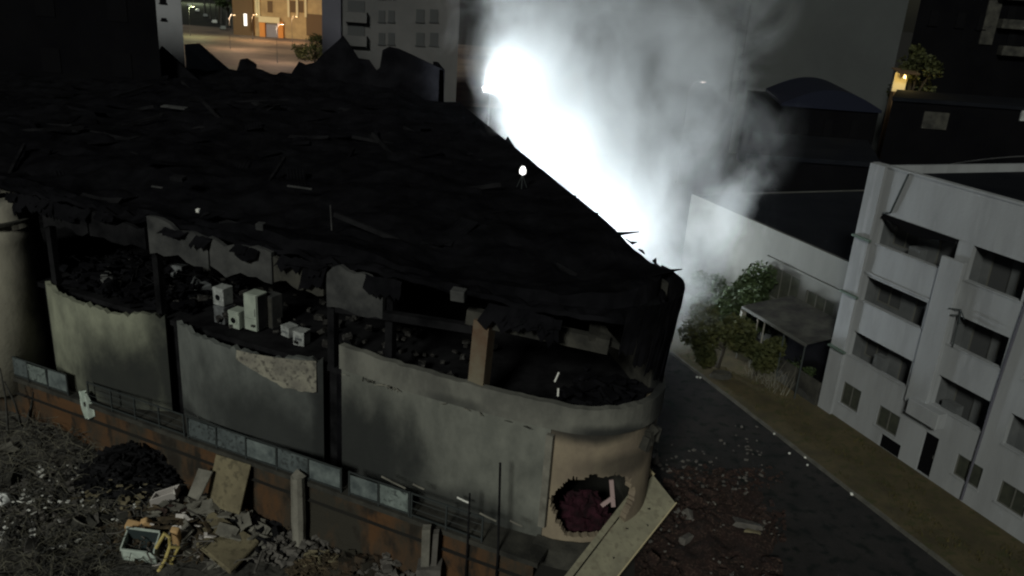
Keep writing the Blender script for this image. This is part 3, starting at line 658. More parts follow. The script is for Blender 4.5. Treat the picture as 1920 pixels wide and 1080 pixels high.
# ------------------------------------------------------------------ rubble on the street side of the nose
def street_pts(n, x0, x1, y0, y1, h):
    r = []
    for _ in range(n):
        px, py = random.uniform(x0, x1), random.uniform(y0, y1)
        if noise.noise(V((px * .012, py * .012, 3))) < -.05: continue
        p = at_z(px, py, 0); p.z = abs(random.gauss(0, h)); r.append(p)
    return r
rubble('rubble', 'reddish brown broken masonry spread over the street by the fallen fascia', street_pts(1500, 1200, 1470, 880, 1130, .10), M['redrub'], .03, .14)
q = MB()
def mound(u, v):
    p = at_z(1190 + 300 * u, 870 + 290 * v, 0); e = max(0, 1 - (2 * u - .85) ** 2) * max(0, 1 - (2 * v - 1.2) ** 2)
    p.z = -.06 + .5 * e * (.6 + .7 * fbm((p.x * .8, p.y * .8, 3))); return p
q.grid(mound, 60, 50); struct(q.build('debris_ground', M['redrub'], smooth=True))
rubble('rubble', 'larger broken bricks lying in the reddish rubble by the fallen fascia', [p + V((0, 0, .15)) for p in street_pts(130, 1215, 1460, 900, 1110, .12)], M['redrub'], .12, .3, sq=(1.2, .6, .5))
rubble('rubble', 'pale chips lying in the reddish rubble by the fallen fascia', [p + V((0, 0, .18)) for p in street_pts(110, 1215, 1460, 900, 1110, .12)], M['rubble_grey'], .03, .10)
rubble('rubble', 'dark small rubble strewn over the road beyond the nose', street_pts(160, 1225, 1430, 800, 980, .05), M['rubble_grey'], .03, .11)
for (px, py, r, sq, mk, lab) in ((1405, 985, .62, (1.2, .55, .3), 'rubble_grey', 'large grey slab lump lying on the road rubble'), (1412, 1000, .3, (1.2, .5, .4), 'tan', 'pinkish brick lump against the large grey slab'), (1293, 970, .36, (1, .7, .6), 'rubble_grey', 'grey stone lump beside the upper end of the fallen fascia'), (1288, 1010, .34, (1.1, .6, .5), 'rubble_grey', 'bluish stone lump below the grey stone lump'), (1322, 943, .32, (1.4, .35, .25), 'concrete', 'pale long splinter of stone on the rubble'), (1226, 862, .2, (1, 1, 1.2), 'rubble_grey', 'small grey lump at the wall foot behind the fallen fascia')):
    q = MB(); p = at_z(px, py, .12); q.chunk(p, r, sq); o = q.build('stone', M[mk]); o.modifiers.new('b', 'BEVEL').width = .03; tag(o, lab, 'stone')

# ------------------------------------------------------------------ the lot: junk in front of the building
def on_lot(px, py, dz=0):
    z = -2.0
    for _ in range(6): p = at_z(px, py, z); z = lotz(p.x, p.y)
    return p + V((0, 0, dz))
# leaning boards and concrete stubs
t = thing('concrete_post', 'rough concrete post standing before the brown base wall', 'post', on_lot(562, 985))
A = at_plane(558, 893, F(0, 1.75), FN); q = MB()
q.lathe([(.30, -2.6 - A.z), (.27, -1.6 - A.z), (.3, -.9 - A.z), (.28, -.3), (.27, 0)], 9, A); o = q.build('shaft', M['concrete'], t)
q = MB(); q.chunk(A + V((0, 0, .02)), .24, (1, 1, .4)); q.build('broken_top', M['concrete'], t)
t = thing('concrete_post', 'pale split concrete stump under the dark burnt railing', 'post', V((0, 0, 0)) + at_plane(808, 1070, F(0, 2.0), FN))
A = at_plane(805, 992, F(0, 2.0), FN); q = MB(); q.obox(A + V((-.26, -.1, -2.2)), V((.3, .05, 0)), V((0, .35, 0)), V((0, 0, 2.2))); q.build('shaft', M['concrete'], t)
q = MB(); q.obox(A + V((.1, -.02, -2.2)), V((.2, .05, 0)), V((0, .3, 0)), V((.05, 0, 2.0))); q.build('shaft', M['rubble_grey'], t)
q = MB(); q.obox(A + V((-.4, -.3, -2.2)), V((.9, .1, 0)), V((0, .7, 0)), V((0, 0, .55))); q.build('footing', M['rubble_grey'], t)
def board(label, pix, off, mt, th=.06, name='board'):
    pts = [at_plane(x, y, F(0, o_), FN) for (x, y), o_ in zip(pix, off)]
    n = (pts[1] - pts[0]).cross(pts[2] - pts[0]).normalized(); q = MB(); q.prism(pts, n * th); return tag(q.build(name, mt), label, 'board')
board('wide yellowish board leaning on the base wall under the second railing', [(405, 852), (470, 872), (448, 965), (385, 945)], (1.5, 1.5, 2.3, 2.3), M['tan'])
board('grey narrow board leaning left of the wide yellowish board', [(372, 878), (398, 884), (372, 938), (352, 930)], (2.0, 2.0, 2.9, 2.9), M['concrete'])
# tan mattress-like slab
c0, c1, c2, c3 = on_lot(395, 980, .75), on_lot(488, 1035, .6), on_lot(432, 1085, .35), on_lot(368, 1035, .45)
q = MB(); q.prism([c0, c1, c2, c3], (0, 0, -.22)); o = q.build('mattress', M['tan']); o.modifiers.new('b', 'BEVEL').width = .06; tag(o, 'big tan mattress tilted on the junk before the base wall', 'mattress')
q = MB(); q.chunk(on_lot(412, 1052, .35), .34, (1.1, .6, .35)); o = q.build('cushion', M['tan']); o.modifiers.new('b', 'BEVEL').width = .08; tag(o, 'small tan cushion at the left edge of the big mattress', 'cushion')
# off-white basin
t = thing('basin', 'off-white rectangular basin lying on black junk', 'basin', on_lot(308, 968))
p = on_lot(308, 962, .5); ex = (at_z(333, 948, p.z) - at_z(286, 960, p.z)); ex.z = .1; ey = V((.05, .45, .12)); ez = V((.02, -.12, .42))
q = MB(); o0 = p - ex * .5
q.obox(o0, ex, ey * .12, ez); q.obox(o0 + ey * .88, ex, ey * .12, ez); q.obox(o0 + ey * .12, ex * .06, ey * .76, ez); q.obox(o0 + ex * .94 + ey * .12, ex * .06, ey * .76, ez); q.obox(o0 + ey * .12 + ex * .06, ex * .88, ey * .76, ez * .12)
q.build('bowl', M['lilac'], t)
q = MB(); q.chunk(o0 + ex + ez * 1.2, .12, (.7, .5, 1.3)); q.build('tap_hump', M['lilac'], t)
# peach foam blocks
for (px, py, dz, sz, rot, lab) in ((252, 1010, .55, (.28, .2, .3), .2, 'rounded peach foam block left above the crate'), (281, 1006, .6, (.17, .14, .36), -.5, 'long peach foam block right of the rounded one'), (333, 1040, .9, (.17, .14, .55), .15, 'tall peach foam block beside the yellow frame')):
    p = on_lot(px, py, dz); q = MB(); q.box([-a for a in sz], sz, Matrix.Translation(p) @ Matrix.Rotation(rot, 4, 'Y') @ Matrix.Rotation(.4, 4, 'X')); o = q.build('foam_block', M['peach']); md = o.modifiers.new('b', 'BEVEL'); md.width = .08; md.segments = 3; tag(o, lab, 'foam block', 'peach foam blocks')
# mint crate with dark lining
t = thing('crate', 'mint rimmed open crate with dark green inside at the bottom edge', 'crate', on_lot(265, 1075))
p = on_lot(262, 1062, .5); ex = V((1.35, .02, -.12)); ey = V((-.1, .85, .25)); ez = V((.0, -.1, .55))
o0 = p - ex * .5 - ez * .6
q = MB(); q.obox(o0, ex, ey * .07, ez); q.obox(o0 + ey * .93, ex, ey * .07, ez * 1.5); q.obox(o0, ex * .04, ey, ez * 1.2); q.obox(o0 + ex * .96, ex * .04, ey, ez * 1.3); q.build('shell', M['mint'], t)
q = MB(); q.obox(o0 + ex * .05 + ey * .08 + ez * .3, ex * .9, ey * .84, ez * .1); q.obox(o0 + ex * .05 + ey * .86 + ez * .3, ex * .9, ey * .05, ez * 1.1); q.build('lining', M['slate'], t)
q = MB(); q.beam(o0 + ez * 1.05, o0 + ex + ez * 1.1, .08, .06); q.build('rim', M['mint'], t)
# yellow bent frame
t = thing('chair_frame', 'bent yellow chair frame leaning between the crate and the tall foam block', 'chair frame', on_lot(312, 1075))
p = on_lot(312, 1060, .2)
for pth in ([(-.35, 0, .6), (.0, .1, 1.25), (.22, 0, 1.15), (.2, 0, .7), (.0, -.1, .1), (-.25, -.2, -.35)], [(.2, 0, .7), (.45, .2, .55), (.2, .2, .0), (-.1, .1, -.3)]):
    q = MB(); q.tube([p + V(a) for a in pth], .07, 7); q.build('bar', M['yellow'], t)
q = MB(); q.prism([p + V((-.15, .05, .0)), p + V((.12, .05, .1)), p + V((.3, .15, -.45)), p + V((-.1, .1, -.5))], (0, .05, .02)); q.build('seat_plate', M['yellow'], t)
# looped pipe and grille
t = thing('looped_pipe', 'grey bent pipe looping over the dark junk right of the mattress', 'pipe', on_lot(505, 1050))
pts = [on_lot(478, 1085, .3), on_lot(492, 1052, .45), on_lot(515, 1040, .5), on_lot(535, 1028, .55), on_lot(530, 1018, .5), on_lot(505, 1020, .4), on_lot(488, 1030, .35), on_lot(482, 1036, .3)]
q = MB(); q.tube(pts, .05, 7); q.build('pipe', M['rubble_grey'], t); q = MB(); q.tube([on_lot(535, 1026, .55), on_lot(573, 1028, .5)], .04, 7); q.build('pipe', M['rubble_grey'], t)
t = thing('grille', 'small grey metal grille standing in the dark junk', 'grille', on_lot(487, 1025)); p = on_lot(487, 1012, .3)
for k in range(5):
    q = MB(); q.beam(p + V((-.3 + k * .12, 0, -.3)), p + V((-.36 + k * .12, .1, .35)), .035, .03); q.build('bar', M['rubble_grey'], t)
for z in (-.28, .0, .3):
    q = MB(); q.beam(p + V((-.34, .03, z)), p + V((.2, .03, z)), .035, .03); q.build('bar', M['rubble_grey'], t)
# small drum at the left
t = thing('bucket', 'dented grey-green tub lying in the brushwood at left', 'tub', on_lot(140, 1010)); p = on_lot(140, 1005, .15)
q = MB(); q.lathe([(.30, 0), (.36, .55), (.33, .55), (.27, .05)], 20); Mx = Matrix.Translation(p) @ Matrix.Rotation(.5, 4, 'Y') @ Matrix.Rotation(-.5, 4, 'X'); q.v = [Mx @ a for a in q.v]; q.build('shell', M['conc_dark'], t)
q = MB(); q.tube([Mx @ V((.37 * math.cos(a / 3), .37 * math.sin(a / 3), .56)) for a in range(20)], .03, 5); q.build('rim', M['concrete'], t)
# white lit sack at the left edge
q = MB(); p = on_lot(4, 945, .2)
q.grid(lambda u, v: p + V((.42 * math.sin(v * 3.14) * math.cos(u * 6.283), .35 * math.sin(v * 3.14) * math.sin(u * 6.283), .3 * math.cos(v * 3.14))) * (1 + .25 * noise.noise(V((math.cos(u * 6.283) * 2, math.sin(u * 6.283) * 2, v * 4)))), 16, 10)
tag(q.build('sack', mat('white_plastic_sack', (.8,.82,.82), rough=.4), smooth=True), 'white plastic sack at the left edge of the lot', 'sack')
q = MB(); p = on_lot(12, 905, .15); q.chunk(p, .6, (1.3, .8, .25)); tag(q.build('plate', M['conc_dark']), 'dull green flat plate above the white sack', 'plate')
q = MB(); p = on_lot(10, 850, .25); q.chunk(p, .42, (1.3, .7, .4)); tag(q.build('plate', M['concrete']), 'pale flat stone plate at the left edge below the railing', 'plate')
# heaps
hp = MB()
def heap(c, rx, ry, h, n, mt, label, name='rubble_heap', rm=(.08, .3), sq=(1, .7, .5)):
    pts = []
    for _ in range(n):
        a = random.uniform(0, 6.283); r = math.sqrt(random.random()); x, y = c.x + math.cos(a) * r * rx, c.y + math.sin(a) * r * ry
        pts.append(V((x, y, lotz(x, y) + h * (1 - r * r) * random.uniform(.3, 1.05))))
    return rubble(name, label, pts, mt, *rm, sq=sq)
heap(on_lot(262, 900), 2.8, 1.9, 1.6, 1100, M['char2'], 'black burnt heap before the bare wire railing', name='burnt_heap', rm=(.04, .24), sq=(1.4, .6, .4))
heap(on_lot(470, 960), 2.6, 1.2, .9, 300, M['char2'], 'black burnt junk between mattress and base wall', name='burnt_heap', rm=(.1, .35))
heap(on_lot(605, 1080), 1.35, .8, .8, 420, M['wood'], 'heap of broken brown wood pieces at the bottom edge', name='wood_heap', rm=(.06, .2), sq=(1.6, .35, .25))
heap(on_lot(605, 1075), 1.2, .7, .95, 90, M['tan'], 'pale splinters on top of the brown wood heap', name='wood_splinters', rm=(.05, .16), sq=(1.7, .35, .25))
heap(on_lot(330, 985), 1.6, 1.0, .6, 220, M['redrub'], 'reddish broken pieces around the foam blocks', rm=(.06, .22))
heap(on_lot(700, 1075), 2.2, 1.0, .8, 260, M['soil'], 'brown earth clods along the base wall', name='earth_heap', rm=(.1, .35))
heap(on_lot(410, 925), .9, .6, .8, 120, M['leaf2'], 'olive weeds and clods under the wide yellowish board', name='weed_heap', rm=(.08, .2))
heap(on_lot(440, 1000), 2.8, 1.3, .9, 260, M['concrete'], 'broken pale slabs jumbled around the mattress', name='slab_debris', rm=(.06, .28), sq=(1.4, .9, .22))
heap(on_lot(330, 1000), 3.0, 1.5, .8, 330, M['wood'], 'splintered planks jumbled around the crate and foam blocks', name='plank_debris', rm=(.08, .34), sq=(2.2, .3, .16))
heap(on_lot(250, 940), 2.6, 1.5, 1.0, 160, M['tan'], 'dirty boards and scraps on the black heap', name='board_debris', rm=(.03, .12), sq=(1.5, .8, .15))
heap(on_lot(400, 1000), 3.8, 1.7, 1.1, 120, M['concrete'], 'large broken pale slabs standing in the junk', name='slab_debris', rm=(.16, .45), sq=(1.3, .8, .13))
heap(on_lot(470, 1010), 3.4, 1.5, .9, 500, M['char2'], 'black burnt scraps between the pale slabs', name='burnt_scraps', rm=(.05, .26), sq=(1.5, .6, .3))
heap(on_lot(200, 990), 3.2, 2.2, .5, 90, M['conc_dark'], 'flat dull scraps half buried in the brushwood', name='flat_scraps', rm=(.1, .36), sq=(1.2, .8, .12))
heap(on_lot(120, 980), 3.8, 2.8, .55, 46, M['rubble_grey'], 'grey plates and broken sheets lying in the brushwood', name='broken_plates', rm=(.12, .4), sq=(1.2, .7, .1))
heap(on_lot(350, 1010), 3.2, 1.5, 1.0, 60, M['lilac'], 'pale crushed scraps on top of the junk', name='crushed_scraps', rm=(.05, .17), sq=(1.4, .6, .2))
heap(on_lot(560, 1040), 2.4, 1.0, .7, 260, M['rubble_grey'], 'grey rubble between the concrete post and the wood heap', name='rubble_heap', rm=(.05, .22))
heap(on_lot(760, 1085), 2.2, .9, 1.1, 260, M['rubble_grey'], 'grey rubble under the split concrete stump', name='rubble_heap', rm=(.05, .22))
q = MB()
for _ in range(60):
    p = on_lot(random.uniform(230, 640), random.uniform(930, 1090), random.uniform(.1, .8)); d = V((random.gauss(0, .6), random.gauss(0, .5), random.gauss(0, .25)))
    q.tube([p, p + d * .5 + V((random.gauss(0, .15), 0, random.gauss(0, .15))), p + d, p + d * 1.5 + V((random.gauss(0, .2), random.gauss(0, .2), -.1))], random.uniform(.015, .035), 5)
tag(q.build('twisted_metal', M['rubble_grey']), 'twisted grey metal rods through the junk before the base wall', 'scrap metal', kind='stuff')
p = at_plane(1000, 1040, F(0, 2.0), FN)
rubble('rubble_heap', 'pale grey rubble piled below the ledge of the nose', [NP(R(random.uniform(-118, -80)), random.uniform(3.4, 4.4), -.5 - abs(random.gauss(0, .5))) for _ in range(240)], M['ash'], .06, .24)
heap(on_lot(120, 960), 3.6, 3.0, .35, 500, M['rubble_grey'], 'grey litter and stones strewn through the brushwood', name='stone_litter', rm=(.04, .16))
heap(on_lot(120, 960), 4.2, 3.4, .5, 150, M['paper'], 'white scraps strewn through the brushwood', name='paper_litter', rm=(.025, .13), sq=(1.2, .7, .2))
heap(on_lot(420, 1010), 3.4, 1.6, .6, 60, M['tan'], 'pale scraps strewn over the dark junk', name='pale_litter', rm=(.03, .1), sq=(1.2, .7, .2))
# brushwood
def brush(n, region, label, mt, r0=.012, arch=.6, L0=(.6, 2.2), name='brushwood'):
    q = MB()
    for _ in range(n):
        px, py = region(); p = on_lot(px, py, random.uniform(0, .25)); a = random.uniform(0, 6.283); L_ = random.uniform(*L0)
        d = V((math.cos(a), math.sin(a), 0)) * L_; side = V((-d.y, d.x, 0)) * random.uniform(-.3, .3); h = random.uniform(.05, arch)
        pts = [p, p + d * .33 + side * .7 + V((0, 0, h)), p + d * .66 + side + V((0, 0, h * random.uniform(.6, 1.2))), p + d + V((0, 0, random.uniform(-.05, h)))]
        q.tube(pts, r0 * random.uniform(.7, 1.8), 4, r2=r0 * .4)
    return tag(q.build(name, mt), label, 'brushwood', kind='stuff')
brush(520, lambda: (random.uniform(-60, 210), random.uniform(800, 1120)), 'tangled dry brushwood covering the lot at left', M['twig'])
brush(420, lambda: (random.uniform(-60, 330), random.uniform(790, 1120)), 'dark dead branches tangled through the lot', M['twig2'], r0=.02)
brush(140, lambda: (random.uniform(100, 240), random.uniform(950, 1040)), 'long pale arching stalks left of the crate', M['twig'], arch=.35, L0=(1.2, 2.4))
for i, (px, py, tx, ty) in enumerate(((40, 800, 8, 715), (15, 815, 0, 690), (50, 790, 62, 735))):
    A = on_lot(px, py); B = at_y(tx, ty, A.y - .2); q = MB(); q.tube([A, A.lerp(B, .5) + V((.1, 0, .1)), B], .07, 6, r2=.03)
    tag(q.build('dead_stem', M['twig2']), ['leaning dead stem before the left railing', 'leftmost bare dead stem at the picture edge', 'thin dead stem right of the two thicker ones'][i], 'stem')
q = MB()
for _ in range(3000):
    px, py = random.uniform(-40, 200), random.uniform(820, 1120)
    if noise.noise(V((px * .015, py * .015, 6))) < .0: continue
    p = on_lot(px, py, 0); a = random.uniform(0, 6.283); d = V((math.cos(a), math.sin(a), 0)); q.add([p - d * .03, p + d * .03, p + V((random.gauss(0, .1), random.gauss(0, .1), random.uniform(.15, .45)))], [(0, 1, 2)])
tag(q.build('weeds', M['twig2']), 'low dry weeds growing through the brushwood at left', 'weeds', kind='stuff')

# ------------------------------------------------------------------ planar walls with real openings
def holed_wall(P, u0, u1, z0, z1, th, holes, name, mt, parent):
    """P(u, off, z) gives a point; openings (ua, ub, za, zb) are cut through the thickness"""
    us = sorted({u0, u1, *[h[0] for h in holes], *[h[1] for h in holes]}); zs = sorted({z0, z1, *[h[2] for h in holes], *[h[3] for h in holes]})
    us = [u for u in us if u0 <= u <= u1]; zs = [z for z in zs if z0 <= z <= z1]
    solid = lambda i, j: 0 <= i < len(us) - 1 and 0 <= j < len(zs) - 1 and not any(h[0] < (us[i] + us[i+1]) / 2 < h[1] and h[2] < (zs[j] + zs[j+1]) / 2 < h[3] for h in holes)
    q = MB(); nu, nz = len(us), len(zs)
    q.v = [P(u, 0, z) for z in zs for u in us] + [P(u, -th, z) for z in zs for u in us]; n0 = nu * nz; ix = lambda i, j: j * nu + i
    for j in range(nz - 1):
        for i in range(nu - 1):
            if not solid(i, j): continue
            a, b, c, d = ix(i, j), ix(i+1, j), ix(i+1, j+1), ix(i, j+1)
            q.f += [(a, b, c, d), (n0+d, n0+c, n0+b, n0+a)]
            if not solid(i, j-1): q.f.append((b, a, n0+a, n0+b))
            if not solid(i, j+1): q.f.append((d, c, n0+c, n0+d))
            if not solid(i-1, j): q.f.append((a, d, n0+d, n0+a))
            if not solid(i+1, j): q.f.append((c, b, n0+b, n0+c))
    return q.build(name, mt, parent)
def pbox(P, u0, u1, f0, f1, z0, z1, name, mt, parent, bevel=0):
    q = MB(); o = P(u0, f0, z0); q.obox(o, P(u1, f0, z0) - o, P(u0, f1, z0) - o, V((0, 0, z1 - z0))); r = q.build(name, mt, parent)
    if bevel: r.modifiers.new('b', 'BEVEL').width = bevel
    return r
def window(P, u0, u1, z0, z1, depth, parent, bars=1, pm=None):
    """frame with mullions and a recessed pane"""
    wn = pbox(P, u0, u1, -depth, -depth - .03, z0, z1, 'window', pm or M['pane'], parent)
    q = MB()
    def bar(ua, ub, za, zb): o = P(ua, -depth + .045, za); q.obox(o, P(ub, -depth + .045, za) - o, P(ua, -depth + .003, za) - o, V((0, 0, zb - za)))
    bar(u0, u0 + .05, z0, z1); bar(u1 - .05, u1, z0, z1); bar(u0 + .05, u1 - .05, z0, z0 + .05); bar(u0 + .05, u1 - .05, z1 - .05, z1)
    for k in range(bars): c = u0 + (u1 - u0) * (k + 1) / (bars + 1); bar(c - .025, c + .025, z0 + .05, z1 - .05)
    q.build('frame', M['frame'], wn)
    return wn

# ------------------------------------------------------------------ white apartment house on the right
WB = thing('white_apartment_house', 'pale four-storey apartment house with recessed balconies along the verge', 'building', W(8, -5, .25))
UE = 21.0
holes = [(1.12, 2.34, 1.15, 2.36), (3.58, 4.88, 1.2, 2.28), (4.02, 5.3, .22, .98), (6.34, 7.12, .33, 2.38), (8.17, 9.46, 1.24, 2.27), (10.35, 11.6, 1.26, 2.3), (13.2, 14.5, 1.25, 2.3), (15.6, 16.4, .33, 2.38)]
# balconies: left column, middle column, right column on three floors
log = []
for z, h in ((3.75, 1.45), (6.72, 1.40), (9.70, 1.55)):
    log += [(1.0 if z < 9 else 1.14, 4.75, z, z + h - (.0 if z > 9 else .05)), (6.25, 8.9, z - .05, z + h), (9.9, 13.2, z - .05, z + h), (14.4, 17.4, z, z + h)]
log[8] = (1.14, 5.5, 9.70, 11.27)
holed_wall(W, 0, UE, .05, 13.4, .22, holes + log, 'wall', M['white_paint'], WB)
pbox(W, 0, .2, -.225, -11, .05, 13.35, 'side_wall', M['white_paint'], WB); pbox(W, UE - .2, UE, -.225, -11, .05, 13.35, 'side_wall', M['white_paint'], WB)
pbox(W, .205, UE - .205, -10.8, -11, .05, 13.3, 'rear_wall', M['white_paint'], WB)
pbox(W, .21, UE - .21, -.23, -10.79, 12.75, 12.95, 'roof', M['roof_dark'], WB)
for z in (3.05, 6.0, 9.0):
    pbox(W, .21, UE - .21, -.23, -10.79, z - .2, z, 'floor_slab', M['white_paint'], WB)
for k, (u0, u1, z0, z1) in enumerate(log):
    d = .85; fl = 3.05 if z0 < 5 else (6.0 if z0 < 8 else 9.0)
    # back wall of the recess with its own window and door
    wz0, wz1 = fl + .05, z1 + .25
    a, b = u0 + .15, u1 - .15; mid = (a + b) / 2
    if u0 < 2:
        hw = [(a, a + 1.45, fl + .75, z1 + .02), (mid + .55, b + .1, fl + .1, z1 + .02)]
    else: hw = [(a + .2, a + 1.2, fl + .1, z1 + .05), (mid + .35, b - .2, fl + .8, z1)]
    Pk = lambda u, off, z: W(u, off - d, z)
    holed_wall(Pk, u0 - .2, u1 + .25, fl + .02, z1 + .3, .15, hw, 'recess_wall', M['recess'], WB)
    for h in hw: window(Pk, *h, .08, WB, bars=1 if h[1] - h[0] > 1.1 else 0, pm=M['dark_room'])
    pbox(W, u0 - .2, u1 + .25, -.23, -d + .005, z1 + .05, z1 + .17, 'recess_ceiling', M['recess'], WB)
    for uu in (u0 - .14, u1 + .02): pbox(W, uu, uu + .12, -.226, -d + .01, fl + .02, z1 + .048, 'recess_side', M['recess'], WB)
    pbox(W, u0 - .04, u1 + .04, .04, -.26, z0 + .002, z0 + .06, 'parapet_cap', M['white_paint'], WB)
for i, (u0, u1, z0, z1) in enumerate(holes):
    if i in (3, 7):
        dr = pbox(W, u0, u1, -.12, -.17, z0, z1, 'door', M['door'], WB); pbox(W, u1 - .14, u1 - .08, -.08, -.115, z0 + .95, z0 + 1.1, 'handle', M['steel'], dr)
    elif i == 2: pbox(W, u0, u1, -.16, -.2, z0, z1, 'cellar_hatch', M['door'], WB)
    else:
        wn = window(W, u0, u1, z0, z1, .1, WB, bars=1); pbox(W, u0 - .06, u1 + .06, .05, -.09, z0 - .07, z0 - .002, 'sill', M['white_paint'], wn)
# projecting pier between the balcony columns, end strip with ledges, drain pipe
pbox(W, 5.02, 6.18, .22, .003, 3.3, 10.42, 'pier', M['white_paint'], WB, bevel=.02)
pbox(W, 13.35, 14.3, .22, .003, 3.3, 10.42, 'pier', M['white_paint'], WB, bevel=.02)
pbox(W, 5.5, 7.2, .55, .003, 2.95, 3.7, 'porch_block', M['white_paint'], WB, bevel=.02)
pbox(W, -.12, .82, .16, .003, .06, 13.45, 'end_strip', M['white_paint'], WB)
for z in (3.85, 6.85, 9.8): pbox(W, -.16, 1.0, .34, .165, z, z + .09, 'ledge', M['ledge_green'], WB)
pbox(W, .88, 6.0, .07, .004, 8.2, 8.28, 'moulding', M['white_paint'], WB)
q = MB(); q.tube([W(2.13, .06, 13.38), W(1.62, .06, 11.42), W(1.2, .06, 11.3)], .05, 8); q.build('drain_pipe', M['rail'], WB)
q = MB(); q.tube([W(8.95, .06, .4), W(9.05, .06, 6.5), W(9.3, .06, 13.3)], .055, 8); q.build('drain_pipe', M['apt_blue'], WB)
for u0, u1 in ((0, UE),): pbox(W, u0 - .05, u1, .05, -.3, 13.405, 13.5, 'coping', M['white_paint'], WB)
# ragged awning across the top-left balcony
q = MB()
q.grid(lambda u, v: W(1.18 + 4.25 * u, .02 + .12 * v, 11.26 - (.16 + .28 * math.sin(u * 3.1) ** 2 * (1 + .4 * noise.noise(V((u * 6, 0, 0))))) * v), 24, 3); o = q.build('awning', M['door'], WB); o.modifiers.new('t', 'SOLIDIFY').thickness = .02
# pale things left standing on the balconies
for u_, f_, z_, sx, sz, lab in ((3.2, -.45, 9.05, .7, 1.1, 'pale cupboard standing on the top-left balcony'), (2.7, -.4, 3.1, .6, 1.35, 'tall grey cupboard on the lowest left balcony'), (7.0, -.4, 3.1, .8, 1.0, 'low grey cabinet on the lowest middle balcony')):
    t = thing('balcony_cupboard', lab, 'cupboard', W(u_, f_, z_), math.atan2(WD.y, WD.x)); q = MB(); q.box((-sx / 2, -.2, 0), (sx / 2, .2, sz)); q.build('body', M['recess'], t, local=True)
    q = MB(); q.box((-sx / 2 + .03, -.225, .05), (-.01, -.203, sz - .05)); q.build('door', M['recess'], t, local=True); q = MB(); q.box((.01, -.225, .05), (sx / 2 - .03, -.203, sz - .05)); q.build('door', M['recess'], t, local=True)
# television antenna on the middle balcony and pole on the roof
t = thing('antenna', 'small dark aerial on the railing of the middle balcony', 'antenna', W(6.6, .1, 8.3))
q = MB(); q.tube([W(6.6, .08, 6.7), W(6.55, .12, 8.4)], .03, 6); q.build('mast', M['rail'], t)
for dz, l in ((0, .9), (-.25, .6)):
    q = MB(); q.tube([W(6.55 - l / 2, .3, 8.35 + dz), W(6.55, .15, 8.45 + dz), W(6.55 + l / 2, .35, 8.2 + dz)], .03, 6); q.build('arm', M['rail'], t)
q = MB(); p = W(7.4, -2.5, 12.95); q.tube([p, p + V((.05, 0, 2.2))], .05, 8); tag(q.build('roof_pole', M['paper']), 'short pale pole standing on the dark roof of the apartment house', 'pole')

# ------------------------------------------------------------------ grey neighbour set back from the street
NB = thing('grey_neighbour_house', 'low grey house with dark flat roof left of the white apartment house', 'building', W(-9, -8, 0))
Wn = lambda u, off, z: W(u, off - 3, z)
nh = [(-9.2, -6.6, 3.0, 5.0), (-5.9, -3.6, 2.6, 4.6)]
holed_wall(Wn, -19, -.3, 0, 7.2, .25, nh, 'wall', M['grey_wall'], NB)
for h in nh: window(Wn, *h, .12, NB, bars=2)
pbox(Wn, -19, -18.8, -.255, -16, 0, 7.15, 'side_wall', M['grey_wall'], NB); pbox(Wn, -.5, -.3, -.255, -16, 0, 7.15, 'side_wall', M['grey_wall'], NB); pbox(Wn, -18.79, -.51, -15.8, -16, 0, 7.15, 'rear_wall', M['grey_wall'], NB)
pbox(Wn, -18.79, -.51, -.26, -15.79, 6.9, 7.1, 'roof', M['roof_dark'], NB)
pbox(Wn, -9.8, -3.0, .10, .004, 5.35, 5.5, 'string_course', M['grey_wall'], NB)
# canopy shed
CS = thing('canopy_shed', 'dark lean-to canopy on thin posts before the grey house', 'shed', W(-4, .3, .2))
q = MB(); q.prism([W(-6.6, .9, 3.55), W(-1.0, .9, 3.55), W(-1.0, -2.6, 3.95), W(-6.6, -2.6, 3.95)], (0, 0, .07)); q.build('roof', M['conc_dark'], CS)
q = MB(); q.beam(W(-6.6, .93, 3.52), W(-1.0, .93, 3.52), .06, .16); q.build('gutter', M['grey_wall'], CS)
for u in (-6.5, -5.2, -4.6, -2.9, -1.2):
    q = MB(); q.tube([W(u, .8, .2), W(u, .8, 3.52)], .045, 8); q.build('post', M['concrete'] if u < -4 else M['rail'], CS)
pbox(W, -4.4, -1.1, -.9, -1.0, .2, 3.3, 'back_panel', M['door'], CS)
q = MB(); q.chunk(W(-6.55, .8, 3.1), .22, (.6, .6, 1)); q.build('lantern_box', M['concrete'], CS)
# low garden wall
gwl = MB(); gwl.obox(W(-3.4, .3, .1), WD * 3.2, WN * -.18, V((0, 0, 1.5))); tag(gwl.build('garden_wall', M['conc_dark']), 'low dark garden wall joining canopy and white apartment house', 'wall')

